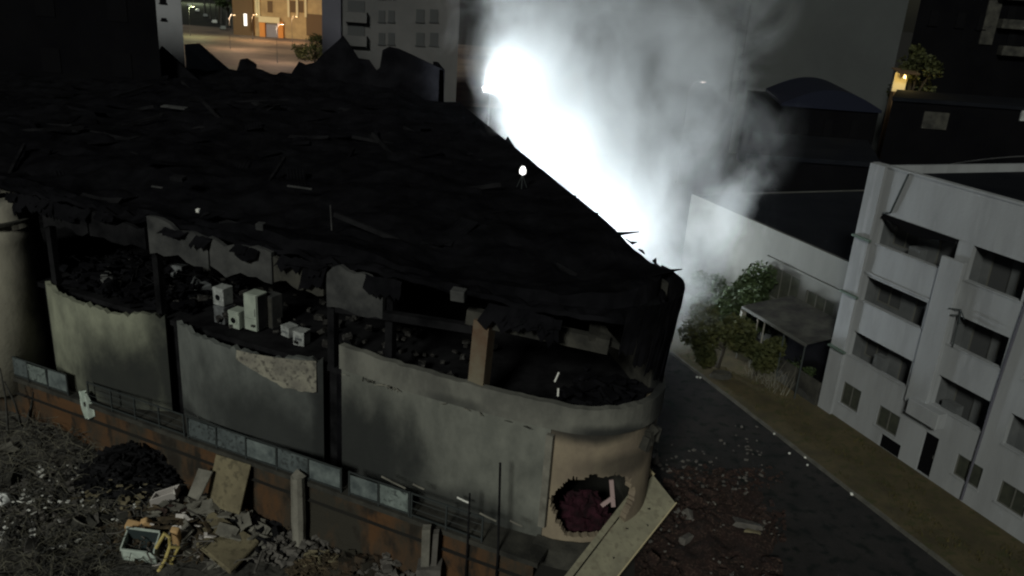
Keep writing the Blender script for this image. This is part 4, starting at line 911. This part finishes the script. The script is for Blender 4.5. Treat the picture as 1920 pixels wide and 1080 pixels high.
# ------------------------------------------------------------------ trees
def tree(name, label, base, h, rad, n, mt, seed, group=None, crown_z=.58, leaf=.16, flat=1.0):
    rnd = random.Random(seed); t = thing(name, label, 'tree', base, group=group); b = V(base)
    tr = MB(); top = b + V((rnd.uniform(-.3, .3), rnd.uniform(-.3, .3), h * .6)); tr.tube([b, b.lerp(top, .5) + V((.1, .05, 0)), top], .04 * h, 8, r2=.018 * h)
    ctrs = []
    for k in range(9):
        a = rnd.uniform(0, 6.283); rr = rad * rnd.uniform(.35, .8); e = b + V((math.cos(a) * rr, math.sin(a) * rr, h * crown_z + rnd.uniform(-.28, .34) * h * flat))
        st = b.lerp(top, rnd.uniform(.5, .95)); tr.tube([st, st.lerp(e, .5) + V((0, 0, .2)), e], .012 * h, 5, r2=.004 * h); ctrs.append((e, rad * rnd.uniform(.28, .5)))
    tr.build('trunk', M['bark'], t)
    cr = MB()
    for _ in range(n):
        c, r = rnd.choice(ctrs); d = V((rnd.gauss(0, 1), rnd.gauss(0, 1), rnd.gauss(0, .8))); d = d.normalized() * r * rnd.random() ** .45
        p = c + d; a = V((rnd.gauss(0, 1), rnd.gauss(0, 1), rnd.gauss(0, .6))).normalized(); bb = a.cross(V((rnd.gauss(0, 1), rnd.gauss(0, 1), rnd.gauss(0, 1)))).normalized(); l = leaf * rnd.uniform(.6, 1.3)
        cr.add([p - a * l, p - bb * l * .5, p + a * l, p + bb * l * .5], [(0, 1, 2, 3)])
    cr.build('crown', mt, t); return t
G = 'trees beside the smoky street'
tree('street_tree', 'dark green tree at the smoke edge before the grey house', at_z(1385, 640, .2), 5.4, 2.3, 6500, M['leaf'], 1, G)
tree('street_tree', 'low olive tree nearest the road at the smoke edge', at_z(1345, 690, .2), 3.4, 2.0, 6500, M['leaf2'], 2, G, crown_z=.5)
tree('street_tree', 'small olive tree right of the low one before the canopy', at_z(1415, 705, .2), 3.2, 1.6, 4500, M['leaf2'], 3, G, crown_z=.55)
tree('street_tree', 'half hidden tree deep in the smoke left of the others', at_z(1325, 610, .2), 4.0, 1.6, 2000, M['leaf'], 4, G)
tree('bush', 'dark bare bush at the foot of the canopy posts', at_z(1500, 720, .2), 1.7, 1.0, 700, M['leaf'], 5, None, crown_z=.5, leaf=.11)
q = MB()
for k in range(60):
    p = W(random.uniform(-4.5, -1.5), random.uniform(.6, 1.6), .25); d = V((random.gauss(0, .4), random.gauss(0, .3), random.uniform(.6, 1.6))); q.tube([p, p + d * .5 + V((random.gauss(0, .1), 0, 0)), p + d], .02, 4, r2=.006)
tag(q.build('bare_shrub', M['twig']), 'bare twiggy shrub under the canopy edge', 'shrub')
q = MB(); p = at_z(1352, 708, .1); q.grid(lambda u, v: p + V(((.9 - .25 * v) * math.cos(u * 6.283) * .8, (.9 - .25 * v) * math.sin(u * 6.283) * .5, .35 * v)), 18, 3); o = q.build('old_tub', M['conc_dark']); o.modifiers.new('t', 'SOLIDIFY').thickness = .05; tag(o, 'oval grey tub lying by the roadside under the olive trees', 'tub')
# white litter along the kerb
for i, (px, py) in enumerate(((1476, 828), (1484, 836), (1480, 850), (1510, 858), (1514, 872), (1569, 899), (1580, 905), (1595, 916), (1597, 926), (1640, 952), (1678, 982), (1713, 1010), (1452, 813), (1307, 707), (1313, 708))):
    p = at_z(px, py, .04); q = MB(); q.chunk(p, random.uniform(.05, .075), (1, .9, .8)); tag(q.build('litter', M['paper']), 'tiny white scrap of litter in the gutter beside the kerb', 'litter', 'white scraps in the gutter')

# ------------------------------------------------------------------ far buildings
def block(name, label, px0, px1, ytop, Y, depth, mt, cat='building', ref=60, ztop=None):
    a, b = at_y(px0, ref, Y), at_y(px1, ref, Y); z = at_y((px0 + px1) / 2, ytop, Y).z if ztop is None else ztop
    t = thing(name, label, cat, ((a.x + b.x) / 2, Y, 0)); dx = (b.x if b.x < 0 else max(a.x, 0)) * depth / Y * 1.1
    q = MB(); q.prism([V((a.x, Y, 0)), V((b.x, Y, 0)), V((b.x + dx, Y + depth, 0)), V((a.x + dx, Y + depth, 0))], (0, 0, z)); q.build('wall', mt, t)
    q = MB(); q.prism([V((a.x - .2, Y - .25, z + .01)), V((b.x + .2, Y - .25, z + .01)), V((b.x + dx + .2, Y + depth, z + .01)), V((a.x + dx - .2, Y + depth, z + .01))], (0, 0, .4)); q.build('roof', M['roof_dark'], t); return t
def face_rect(t, Y, x0, x1, y0, y1, mt, name='window', out=.12):
    a, b = at_y(x0, y1, Y), at_y(x1, y0, Y); q = MB(); q.box((a.x, Y - out, a.z), (b.x, Y - .002, b.z)); o = q.build(name, mt, t)
    if name == 'window':
        q = MB(); w_ = b.x - a.x; q.box((a.x - .12, Y - out - .12, a.z - .16), (b.x + .12, Y - .004, a.z - .003)); q.build('sill', mt, o)
    return o
t = block('narrow_grey_house', 'narrow tall grey house at upper left beside the lit street', 288, 343, 0, 132, 14, M['narrow'], ztop=30)
for (x0, x1, y0, y1) in ((300, 311, -8, 5), (322, 332, -30, -14), (303, 312, 34, 37)): face_rect(t, 132, x0, x1, y0, y1, M['door'])
# slate roofed house before the plaza
t = thing('slate_house', 'low house with dark slate roof between the narrow grey house and the plaza', 'building', at_y(390, 130, 112) * 1)
A, B, C_, D = at_y(346, 83, 118), at_y(374, 81, 122), at_y(442, 140, 104), at_y(440, 170, 98); E_ = at_y(352, 165, 98)
q = MB(); q.prism([A, B, C_, D, E_], (0, 0, -.4)); o = q.build('roof', mat('slate_roof', (.11,.12,.125), (.085,.095,.10), scale=.4, rough=.8), t)
q = MB(); q.prism([V((p.x * .99, p.y + .4, 0)) for p in (A, B, C_, D, E_)], (0, 0, E_.z - .6)); q.build('wall', M['night'], t)
# grey apartment block behind the gable
t = block('apartment_block', 'grey apartment block with balconies behind the broken gable', 606, 860, 0, 125, 20, M['apt'], ztop=32)
Y = 125
face_rect(t, Y, 606, 640, -90, 110, M['apt_blue'], 'stair_wall', out=.5)
for (x0, x1, y0, y1) in ((652, 684, 2, 24), (652, 684, 44, 68), (652, 684, -45, -22), (710, 722, 20, 40), (728, 740, 20, 40), (710, 722, 62, 82), (728, 740, 62, 82), (780, 796, 18, 40), (806, 822, 18, 40), (780, 796, 62, 84), (806, 822, 62, 84), (710, 722, -24, -4), (728, 740, -24, -4)): face_rect(t, Y, x0, x1, y0, y1, M['dark_room'])
for (y0, y1) in ((24, 40), (68, 84)): face_rect(t, Y, 648, 690, y0, y1, M['apt'], 'balcony', out=1.1)
# sandstone shop front on the far side of the plaza
Y = 288
t = block('lit_shop_building', 'sodium lit sandstone building with orange pillars across the plaza', 452, 612, 0, Y, 20, M['store'], ref=72, ztop=26)
face_rect(t, Y, 440, 474, -20, 74, M['store_dark'], 'brown_bay', out=.8)
face_rect(t, Y, 575, 606, 28, 66, M['store_dark'], 'gateway', out=.3)
for x in (489, 523): face_rect(t, Y, x, x + 9, 41, 73, M['orange'], 'pillar', out=1.0)
face_rect(t, Y, 487, 526, 33, 41, M['cream'], 'lintel', out=1.3); face_rect(t, Y, 500, 521, 44, 75, M['shutter'], 'shutter', out=.3)
for x in (480, 484, 540, 556, 572): face_rect(t, Y, x, x + 3, -10, 32, M['cream'], 'pilaster', out=.5)
for x in (502, 545, 560): face_rect(t, Y, x, x + 9, 2, 22, M['store_dark'])
q = MB(); a = at_y(458, 48, Y - 4); b = at_y(462, 26, Y - 4); q.box((a.x, Y - 4.2, a.z), (b.x, Y - 3.6, b.z)); tag(q.build('lit_sign', M['tube']), 'tall narrow white lit sign left of the orange pillars', 'sign')
q = MB(); a = at_y(610, 50, 200); b = at_y(615, 25, 200); q.box((a.x, 199.8, a.z), (b.x, 200.1, b.z)); tag(q.build('lit_sign', M['tube']), 'tall narrow white lit sign beside the mauve stair wall', 'sign')
# plaza
q = MB(); q.grid(lambda u, v: V((-190 + 190 * u, 150 + 170 * v, .004)), 4, 4); struct(q.build('plaza', M['plaza']))
# parked cars
def car(label, p, rz, mt):
    t = thing('parked_car', label, 'car', p, rz, 'cars parked along the far street')
    q = MB(); prof = [(-2.1, .3), (2.1, .3), (2.15, .75), (1.2, .9), (.6, 1.42), (-1.2, 1.45), (-1.9, .95), (-2.15, .85)]
    q.prism([V((x, -.85, z)) for x, z in prof], (0, 1.7, 0)); o = q.build('body', mt, t, local=True); o.modifiers.new('b', 'BEVEL').width = .08
    q = MB(); q.prism([V((x, -.87, z)) for x, z in [(.95, .95), (.5, 1.36), (-1.15, 1.38), (-1.6, .98)]], (0, 1.74, 0)); q.build('window', M['port'], t, local=True)
    for x in (-1.3, 1.3):
        for y in (-.86, .7):
            q = MB(); q.lathe([(.2, 0), (.32, .02), (.32, .16), (.2, .18)], 12); Mx = Matrix.Translation((x, y + .17, .32)) @ Matrix.Rotation(R(90), 4, 'X'); q.v = [Mx @ a for a in q.v]; q.build('wheel', M['port'], t, local=True)
    return t
cw = mat('white_car_paint', (.6,.62,.6), rough=.3); cg = mat('grey_car_paint', (.22,.24,.24), rough=.3); ck = mat('dark_car_paint', (.02,.02,.025), rough=.3)
names = ['farthest white car in the row under the far trees', 'second white car from the far end of the row under the trees', 'grey car in the middle of the row under the far trees', 'small pale car fourth in the row under the far trees', 'nearest grey car of the row, at the plaza corner']
for i, (px, py, m_) in enumerate(((354, 12, cw), (370, 22, cw), (385, 32, cg), (402, 44, cw), (418, 56, cg))): car(names[i], at_z(px, py, 0), R(118), m_)
car('white car parked before the brown gateway', at_z(577, 66, 0), R(10), cw); car('dark car right of the white car by the gateway', at_z(594, 68, 0), R(25), ck)
# far avenue trees and hedge by the plaza
for i, (px, py) in enumerate(((398, 40), (414, 50), (430, 58), (446, 64))):
    tree('avenue_tree', ['farthest avenue tree behind the parked cars', 'second avenue tree behind the parked cars', 'third avenue tree behind the parked cars', 'avenue tree nearest the brown bay'][i], at_z(px, py, 0) + V((2, 3, 0)), 15, 5, 900, M['leaf'], 20 + i, 'avenue trees by the plaza', crown_z=.75, leaf=.6)
for i in range(7):                       # bare trunks along the avenue
    p = at_z(384 + i * 10.5, 30 + i * 5, 0); q = MB(); q.tube([p, p + V((.3, 0, 7)), p + V((random.uniform(-1, 1), 0, 15))], .55, 7, r2=.2)
    t = thing('bare_tree', ['first', 'second', 'third', 'fourth', 'fifth', 'sixth', 'seventh'][i] + ' bare trunk from the left in the avenue row', 'tree', p, group='bare avenue trunks'); q.build('trunk', M['twig2'], t)
    for k in range(5):
        b0 = p + V((.3, 0, random.uniform(5, 12))); q = MB(); q.tube([b0, b0 + V((random.uniform(-2.5, 2.5), random.uniform(-1, 1), random.uniform(1, 3.5)))], .16, 5, r2=.05); q.build('limb', M['twig2'], t)
for i, (px, py, hh) in enumerate(((590, 120, 5), (575, 112, 4), (602, 100, 6))):
    tree('plaza_bush', ['bush behind the broken gable at the plaza edge', 'lower bush left of the plaza edge bush', 'taller bush near the mauve stair wall'][i], at_z(px, py, 0), hh, 3.5, 700, M['leaf2'], 30 + i, 'bushes at the plaza edge', crown_z=.5, leaf=.35)
def street_lamp(label, p, h, power, col, arm=(1.5, 0, 0), mt='lamps'):
    t = thing('street_lamp', label, 'street lamp', p, group='street lamps'); p = V(p); a = V(arm)
    q = MB(); q.tube([p, p + V((0, 0, h * .9)), p + a * .4 + V((0, 0, h)), p + a + V((0, 0, h))], .11, 8, r2=.06); q.build('pole', M['steel'], t)
    q = MB(); q.box((-.45, -.2, 0), (.45, .2, .16), Matrix.Translation(p + a + V((0, 0, h)))); hd = q.build('head', M['steel'], t)
    q = MB(); q.lathe([(.28, -.10), (.32, -.02)], 12, p + a + V((0, 0, h))); q.build('lamp_glass', M[mt], hd)
    l = bpy.data.lights.new('street_lamp_light', 'POINT'); l.energy = power; l.color = col; l.shadow_soft_size = .4; lo = bpy.data.objects.new('street_lamp_light', l); COL.objects.link(lo); lo.parent = t; lo.location = a + V((0, 0, h - .45))
sod = (1, .60, .28)
street_lamp('slim street lamp on the plaza corner near the parked cars', at_z(357, 68, 0), 9, 3200, (.85, 1, .5))
street_lamp('greenish street lamp far up the street of parked cars', at_z(362, 6, 0), 9, 15000, (.85, 1, .6))
street_lamp('sodium street lamp before the sandstone building', at_z(548, 80, 0), 8, 2600, sod)
street_lamp('sodium street lamp left of the orange pillars', at_z(474, 76, 0), 8, 4200, sod)
street_lamp('sodium street lamp in the middle of the plaza', at_z(432, 92, 0), 9, 3800, (1, .68, .42))
street_lamp('sodium street lamp hidden behind the broken gable', at_z(520, 118, 0), 9, 3200, (1, .72, .5))
# right background
t = block('grey_tower_block', 'plain grey tower block behind the smoke at upper right', 1408, 1700, 0, 120, 22, M['tower'], ztop=36, ref=20)
face_rect(t, 120, 1374, 1404, -60, 190, M['tower'], 'stair_bay', out=.8)
for k, (y0, y1) in enumerate(((-40, -12), (4, 32), (56, 84), (104, 130), (150, 172))): face_rect(t, 120 - .8, 1380, 1398, y0, y1, M['door'])
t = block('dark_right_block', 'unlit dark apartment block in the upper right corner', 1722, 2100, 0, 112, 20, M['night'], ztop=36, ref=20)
for (y0, y1) in ((-8, -2), (44, 52), (94, 102)): face_rect(t, 112, 1868, 2000, y0, y1, M['conc_dark'], 'balcony', out=1.2)
face_rect(t, 112, 1858, 1862, -30, 84, M['conc_dark'], 'downpipe', out=.2)
for (x, y) in ((1740, 20), (1790, 24), (1830, 28), (1885, 12), (1885, 62)): face_rect(t, 112, x, x + 22, y, y + 26, M['door'])
# barrel roofed shed
t = thing('barrel_roof_shed', 'dark blue barrel-roofed shed before the grey tower block', 'shed', at_y(1560, 240, 98))
a, b = at_y(1462, 215, 98), at_y(1650, 225, 98); zc = at_y(1550, 168, 98).z; zb = at_y(1550, 200, 98).z
pts = [V((a.x + (b.x - a.x) * k / 16, 98, zb + (zc - zb) * math.sin(math.pi * k / 16))) for k in range(17)]
q = MB(); q.prism(pts + [V((b.x, 98, zb - .3)), V((a.x, 98, zb - .3))], (3, 18, 0)); q.build('roof', M['blue_roof'], t)
q = MB(); q.box((a.x + .2, 98.3, 0), (b.x - .2, 115, zb - .32)); q.build('wall', M['night'], t)
for x in (1490, 1540, 1590): face_rect(t, 98.3, x, x + 22, 225, 258, M['door'])
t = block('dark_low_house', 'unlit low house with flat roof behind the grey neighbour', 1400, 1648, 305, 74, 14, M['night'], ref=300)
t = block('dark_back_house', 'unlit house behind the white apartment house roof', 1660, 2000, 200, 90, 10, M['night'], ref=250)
face_rect(t, 90, 1726, 1780, 212, 240, M['conc_dark'], 'shutter', out=.15)
face_rect(t, 90, 1910, 1930, 206, 226, M['white'], 'sign_plate', out=.2)
# sodium lit tree and porch between the tower and the dark block
tree('lit_tree', 'yellow lit tree between the grey tower and the dark block', at_y(1705, 190, 106) - V((0, 0, at_y(1705, 190, 106).z)), at_y(1705, 95, 106).z, 3.2, 1500, M['leaf2'], 50, None, crown_z=.82, leaf=.3, flat=.6)
pp = at_y(1690, 160, 104)
t = thing('lit_porch', 'small yellow lit porch beside the grey tower block', 'porch', (pp.x, pp.y, 0))
a, b = at_y(1676, 172, 104), at_y(1708, 138, 104); q = MB(); q.box((a.x, 104, 0), (b.x, 105, a.z)); q.build('base', M['store_dark'], t)
q = MB(); q.box((a.x, 104.7, a.z), (b.x, 105, b.z)); q.build('wall', M['cream'], t); q = MB(); q.prism([V((a.x - .5, 102.6, b.z)), V((b.x + .5, 102.6, b.z)), V((b.x + .5, 105, b.z + .4)), V((a.x - .5, 105, b.z + .4))], (0, 0, .12)); q.build('roof', M['store_dark'], t)
q = MB(); q.lathe([(.05, 0), (.16, .1), (.16, .3), (.05, .4)], 10, V((pp.x, 103.6, b.z - .6))); q.build('lamp', M['lamps'], t)
l = bpy.data.lights.new('porch_light', 'POINT'); l.energy = 170; l.color = (1, .75, .28); l.shadow_soft_size = .2; lo = bpy.data.objects.new('porch_light', l); COL.objects.link(lo); lo.parent = t; lo.location = (0, -1.2, b.z - .5)
# overhead wire over the right-hand roofs
q = MB(); q.tube([at_y(1690 + 26 * k, 318 - 3.2 * k - .5 * (k - 5) * 1.0 + .35 * (k - 5) ** 2, 70) for k in range(10)], .05, 5); tag(q.build('overhead_wire', M['spandrel']), 'slack pale wire above the dark roofs at right', 'wire')

# ------------------------------------------------------------------ flood-lit house at the end of the street
t = thing('floodlit_house', 'white house at the street end lit up through the smoke', 'building', (4, 84, 0))
a = V((11, 80, 0)); Pf = lambda u, off, z: a + V((-.97, -.24, 0)) * u + V((.24, -.97, 0)) * off + V((0, 0, z))
hh = [(2, 3.4, 1.2, 2.6), (5, 6.4, 1.2, 2.6), (8, 9.0, .1, 2.4)]
holed_wall(Pf, 0, 12, 0, 5.6, .25, hh, 'wall', M['white_paint'], t)
for h in hh: window(Pf, *h, .1, t)
pbox(Pf, 0, .25, -.255, -9, 0, 5.6, 'side_wall', M['white_paint'], t); pbox(Pf, -.3, 12.3, .3, -9.2, 5.605, 5.85, 'roof', M['roof_dark'], t)

# ------------------------------------------------------------------ flood lights of the fire crews
def flood(label, p, h, aim, power, cone, blend=.6, heads=2, size=.5):
    t = thing('floodlight_mast', label, 'floodlight', p, group='floodlight masts of the fire crews'); p = V(p)
    q = MB(); q.tube([p, p + V((0, 0, h))], .09, 8, r2=.06); q.build('mast', M['steel'], t)
    for k in range(3):
        q = MB(); an = k * 2.094; q.tube([p + V((0, 0, 1.2)), p + V((math.cos(an) * 1.0, math.sin(an) * 1.0, 0))], .04, 6); q.build('leg', M['steel'], t)
    q = MB(); q.box((-.8, -.05, h), (.8, .05, h + .1), Matrix.Translation(p)); q.build('cross_bar', M['steel'], t)
    for k in range(heads):
        x = -.5 + k * 1.0; c = p + V((x, 0, h + .35)); d = (V(aim) - c).normalized(); rot = d.to_track_quat('-Z', 'Y').to_matrix().to_4x4()
        q = MB(); q.box((-.3, -.22, -.06), (.3, .22, .16), Matrix.Translation(c) @ rot); hd = q.build('lamp_head', M['steel'], t)
        q = MB(); q.box((-.27, -.19, -.085), (.27, .19, -.065), Matrix.Translation(c) @ rot); q.build('lamp_glass', M['lampw'], hd)
        l = bpy.data.lights.new('floodlight_beam', 'SPOT'); l.energy = power; l.color = (.87, .96, 1.0); l.spot_size = R(cone); l.spot_blend = blend; l.shadow_soft_size = size
        lo = bpy.data.objects.new('floodlight_beam', l); COL.objects.link(lo); lo.parent = t; cc = c + d * .2 - p; lo.matrix_local = Matrix.Translation(cc) @ rot
    return t
flood('tall floodlight mast at the rear corner of the burnt building', (-3.4, 79, 0), 10.8, (9, 70, 20), 10000, 125)
flood('low floodlight stand in the street by the rear of the burnt building', (-2.0, 69, 0), 2.6, (.5, 72, 18), 14000, 130)
flood('low floodlight stand midway along the burnt street wall', (1.0, 61, 0), 2.4, (9.5, 58, 15.5), 12500, 125)
flood('low floodlight stand in the street nearest the nose', (4.2, 53, 0), 2.2, (10.5, 48, 9.5), 8500, 125)
# small lit work lamps
def work_lamp(label, p, r, mt):
    t = thing('work_lamp', label, 'lamp', p, group=None); p = V(p)
    for k in range(3):
        q = MB(); an = k * 2.094 + .5; q.tube([p + V((0, 0, .7)), p + V((math.cos(an) * .3, math.sin(an) * .3, 0))], .02, 5); q.build('leg', M['rail'], t)
    q = MB(); q.lathe([(r * .35, .68), (r, .68 + r * .5), (r, .68 + r * 1.6), (r * .5, .68 + r * 2.6)], 12, p); q.build('bulb', M[mt], t, smooth=True)
    return t
p = at_z(978, 352, 10.45); work_lamp('small bright work lamp standing on the black roof', p, .17, 'lampw2')
p = at_z(1250, 652, 0); work_lamp('small white lamp on the road behind the nose', at_z(1249, 655, 0), .14, 'lampw2')
q = MB()
street_lamp('far street lamp glowing pinkish through the smoke', (at_y(1318, 153, 96).x - 1.5, 96, 0), at_y(1318, 153, 96).z, 300, (1, .85, .8), mt='lampp')

# ------------------------------------------------------------------ smoke: one closed domain of scattering air
SM = MB(); SM.box((-15, 38, .3), (24, 90, 35)); so_ = SM.build('smoke', bpy.data.materials.new('smoke_volume')); tag(so_, 'bright floodlit smoke billowing up from the street behind the burnt building', 'smoke', kind='stuff')
m = so_.data.materials[0]; m.use_nodes = True; t_ = m.node_tree; N = t_.nodes; L = t_.links; N.remove(N['Principled BSDF'])
pv = N.new('ShaderNodeVolumePrincipled'); pv.inputs['Color'].default_value = (.93, .96, .97, 1); pv.inputs['Anisotropy'].default_value = .15; L.new(pv.outputs[0], N['Material Output'].inputs['Volume'])
geo = N.new('ShaderNodeNewGeometry')
n1 = N.new('ShaderNodeTexNoise'); n1.inputs['Scale'].default_value = .2; n1.inputs['Detail'].default_value = 6; n1.inputs['Roughness'].default_value = .6; n1.inputs['Distortion'].default_value = .6
mp = N.new('ShaderNodeMapping'); mp.inputs['Scale'].default_value = (1, 1, .75); mp.inputs['Rotation'].default_value = (0, R(20), 0); L.new(geo.outputs['Position'], mp.inputs[0]); L.new(mp.outputs[0], n1.inputs['Vector'])
blobs = [((-.2, 77, 12.5), (6.2, 6, 8)), ((3, 67, 13), (7.5, 8, 10)), ((4.5, 59, 12), (8, 8, 9)), ((7, 52, 9), (6.5, 7, 8)), ((9.2, 46.5, 5), (4.2, 5.5, 7)), ((5, 66, 22), (11, 10, 10)), ((3.5, 71, 28), (10, 9, 9)), ((11.5, 56, 13), (6.5, 7, 9)), ((12, 64, 21), (7, 8, 9)), ((13, 51, 8), (4, 5, 5)), ((-2.5, 83, 17), (6.5, 5.5, 9)), ((-4, 83, 27), (8, 5.5, 9))]
tot = None
for c, r in blobs:
    s_ = N.new('ShaderNodeVectorMath'); s_.operation = 'SUBTRACT'; s_.inputs[1].default_value = c; L.new(geo.outputs['Position'], s_.inputs[0])
    d_ = N.new('ShaderNodeVectorMath'); d_.operation = 'DIVIDE'; d_.inputs[1].default_value = r; L.new(s_.outputs[0], d_.inputs[0])
    l_ = N.new('ShaderNodeVectorMath'); l_.operation = 'LENGTH'; L.new(d_.outputs[0], l_.inputs[0])
    r_ = N.new('ShaderNodeMapRange'); r_.interpolation_type = 'SMOOTHSTEP'; r_.inputs[1].default_value = 1.15; r_.inputs[2].default_value = .1; L.new(l_.outputs['Value'], r_.inputs[0])
    if tot is None: tot = r_.outputs[0]
    else:
        a_ = N.new('ShaderNodeMath'); a_.operation = 'MAXIMUM'; L.new(tot, a_.inputs[0]); L.new(r_.outputs[0], a_.inputs[1]); tot = a_.outputs[0]
# density = max(0, envelope + noise - threshold)
nm = N.new('ShaderNodeMapRange'); nm.inputs[1].default_value = .3; nm.inputs[2].default_value = .7; nm.inputs[3].default_value = -1.1; nm.inputs[4].default_value = .6; L.new(n1.outputs[0], nm.inputs[0])
ad = N.new('ShaderNodeMath'); ad.operation = 'ADD'; L.new(tot, ad.inputs[0]); L.new(nm.outputs[0], ad.inputs[1])
mu = N.new('ShaderNodeMapRange'); mu.inputs[1].default_value = 0; mu.inputs[2].default_value = 1.0; mu.inputs[3].default_value = 0; mu.inputs[4].default_value = .22; L.new(ad.outputs[0], mu.inputs[0])
m2_ = N.new('ShaderNodeMath'); m2_.operation = 'MULTIPLY'; L.new(mu.outputs[0], m2_.inputs[0])
en = N.new('ShaderNodeMapRange'); en.inputs[1].default_value = 0; en.inputs[2].default_value = .15; L.new(tot, en.inputs[0]); L.new(en.outputs[0], m2_.inputs[1])
L.new(m2_.outputs[0], pv.inputs['Density'])
m.cycles.volume_step_rate = .9
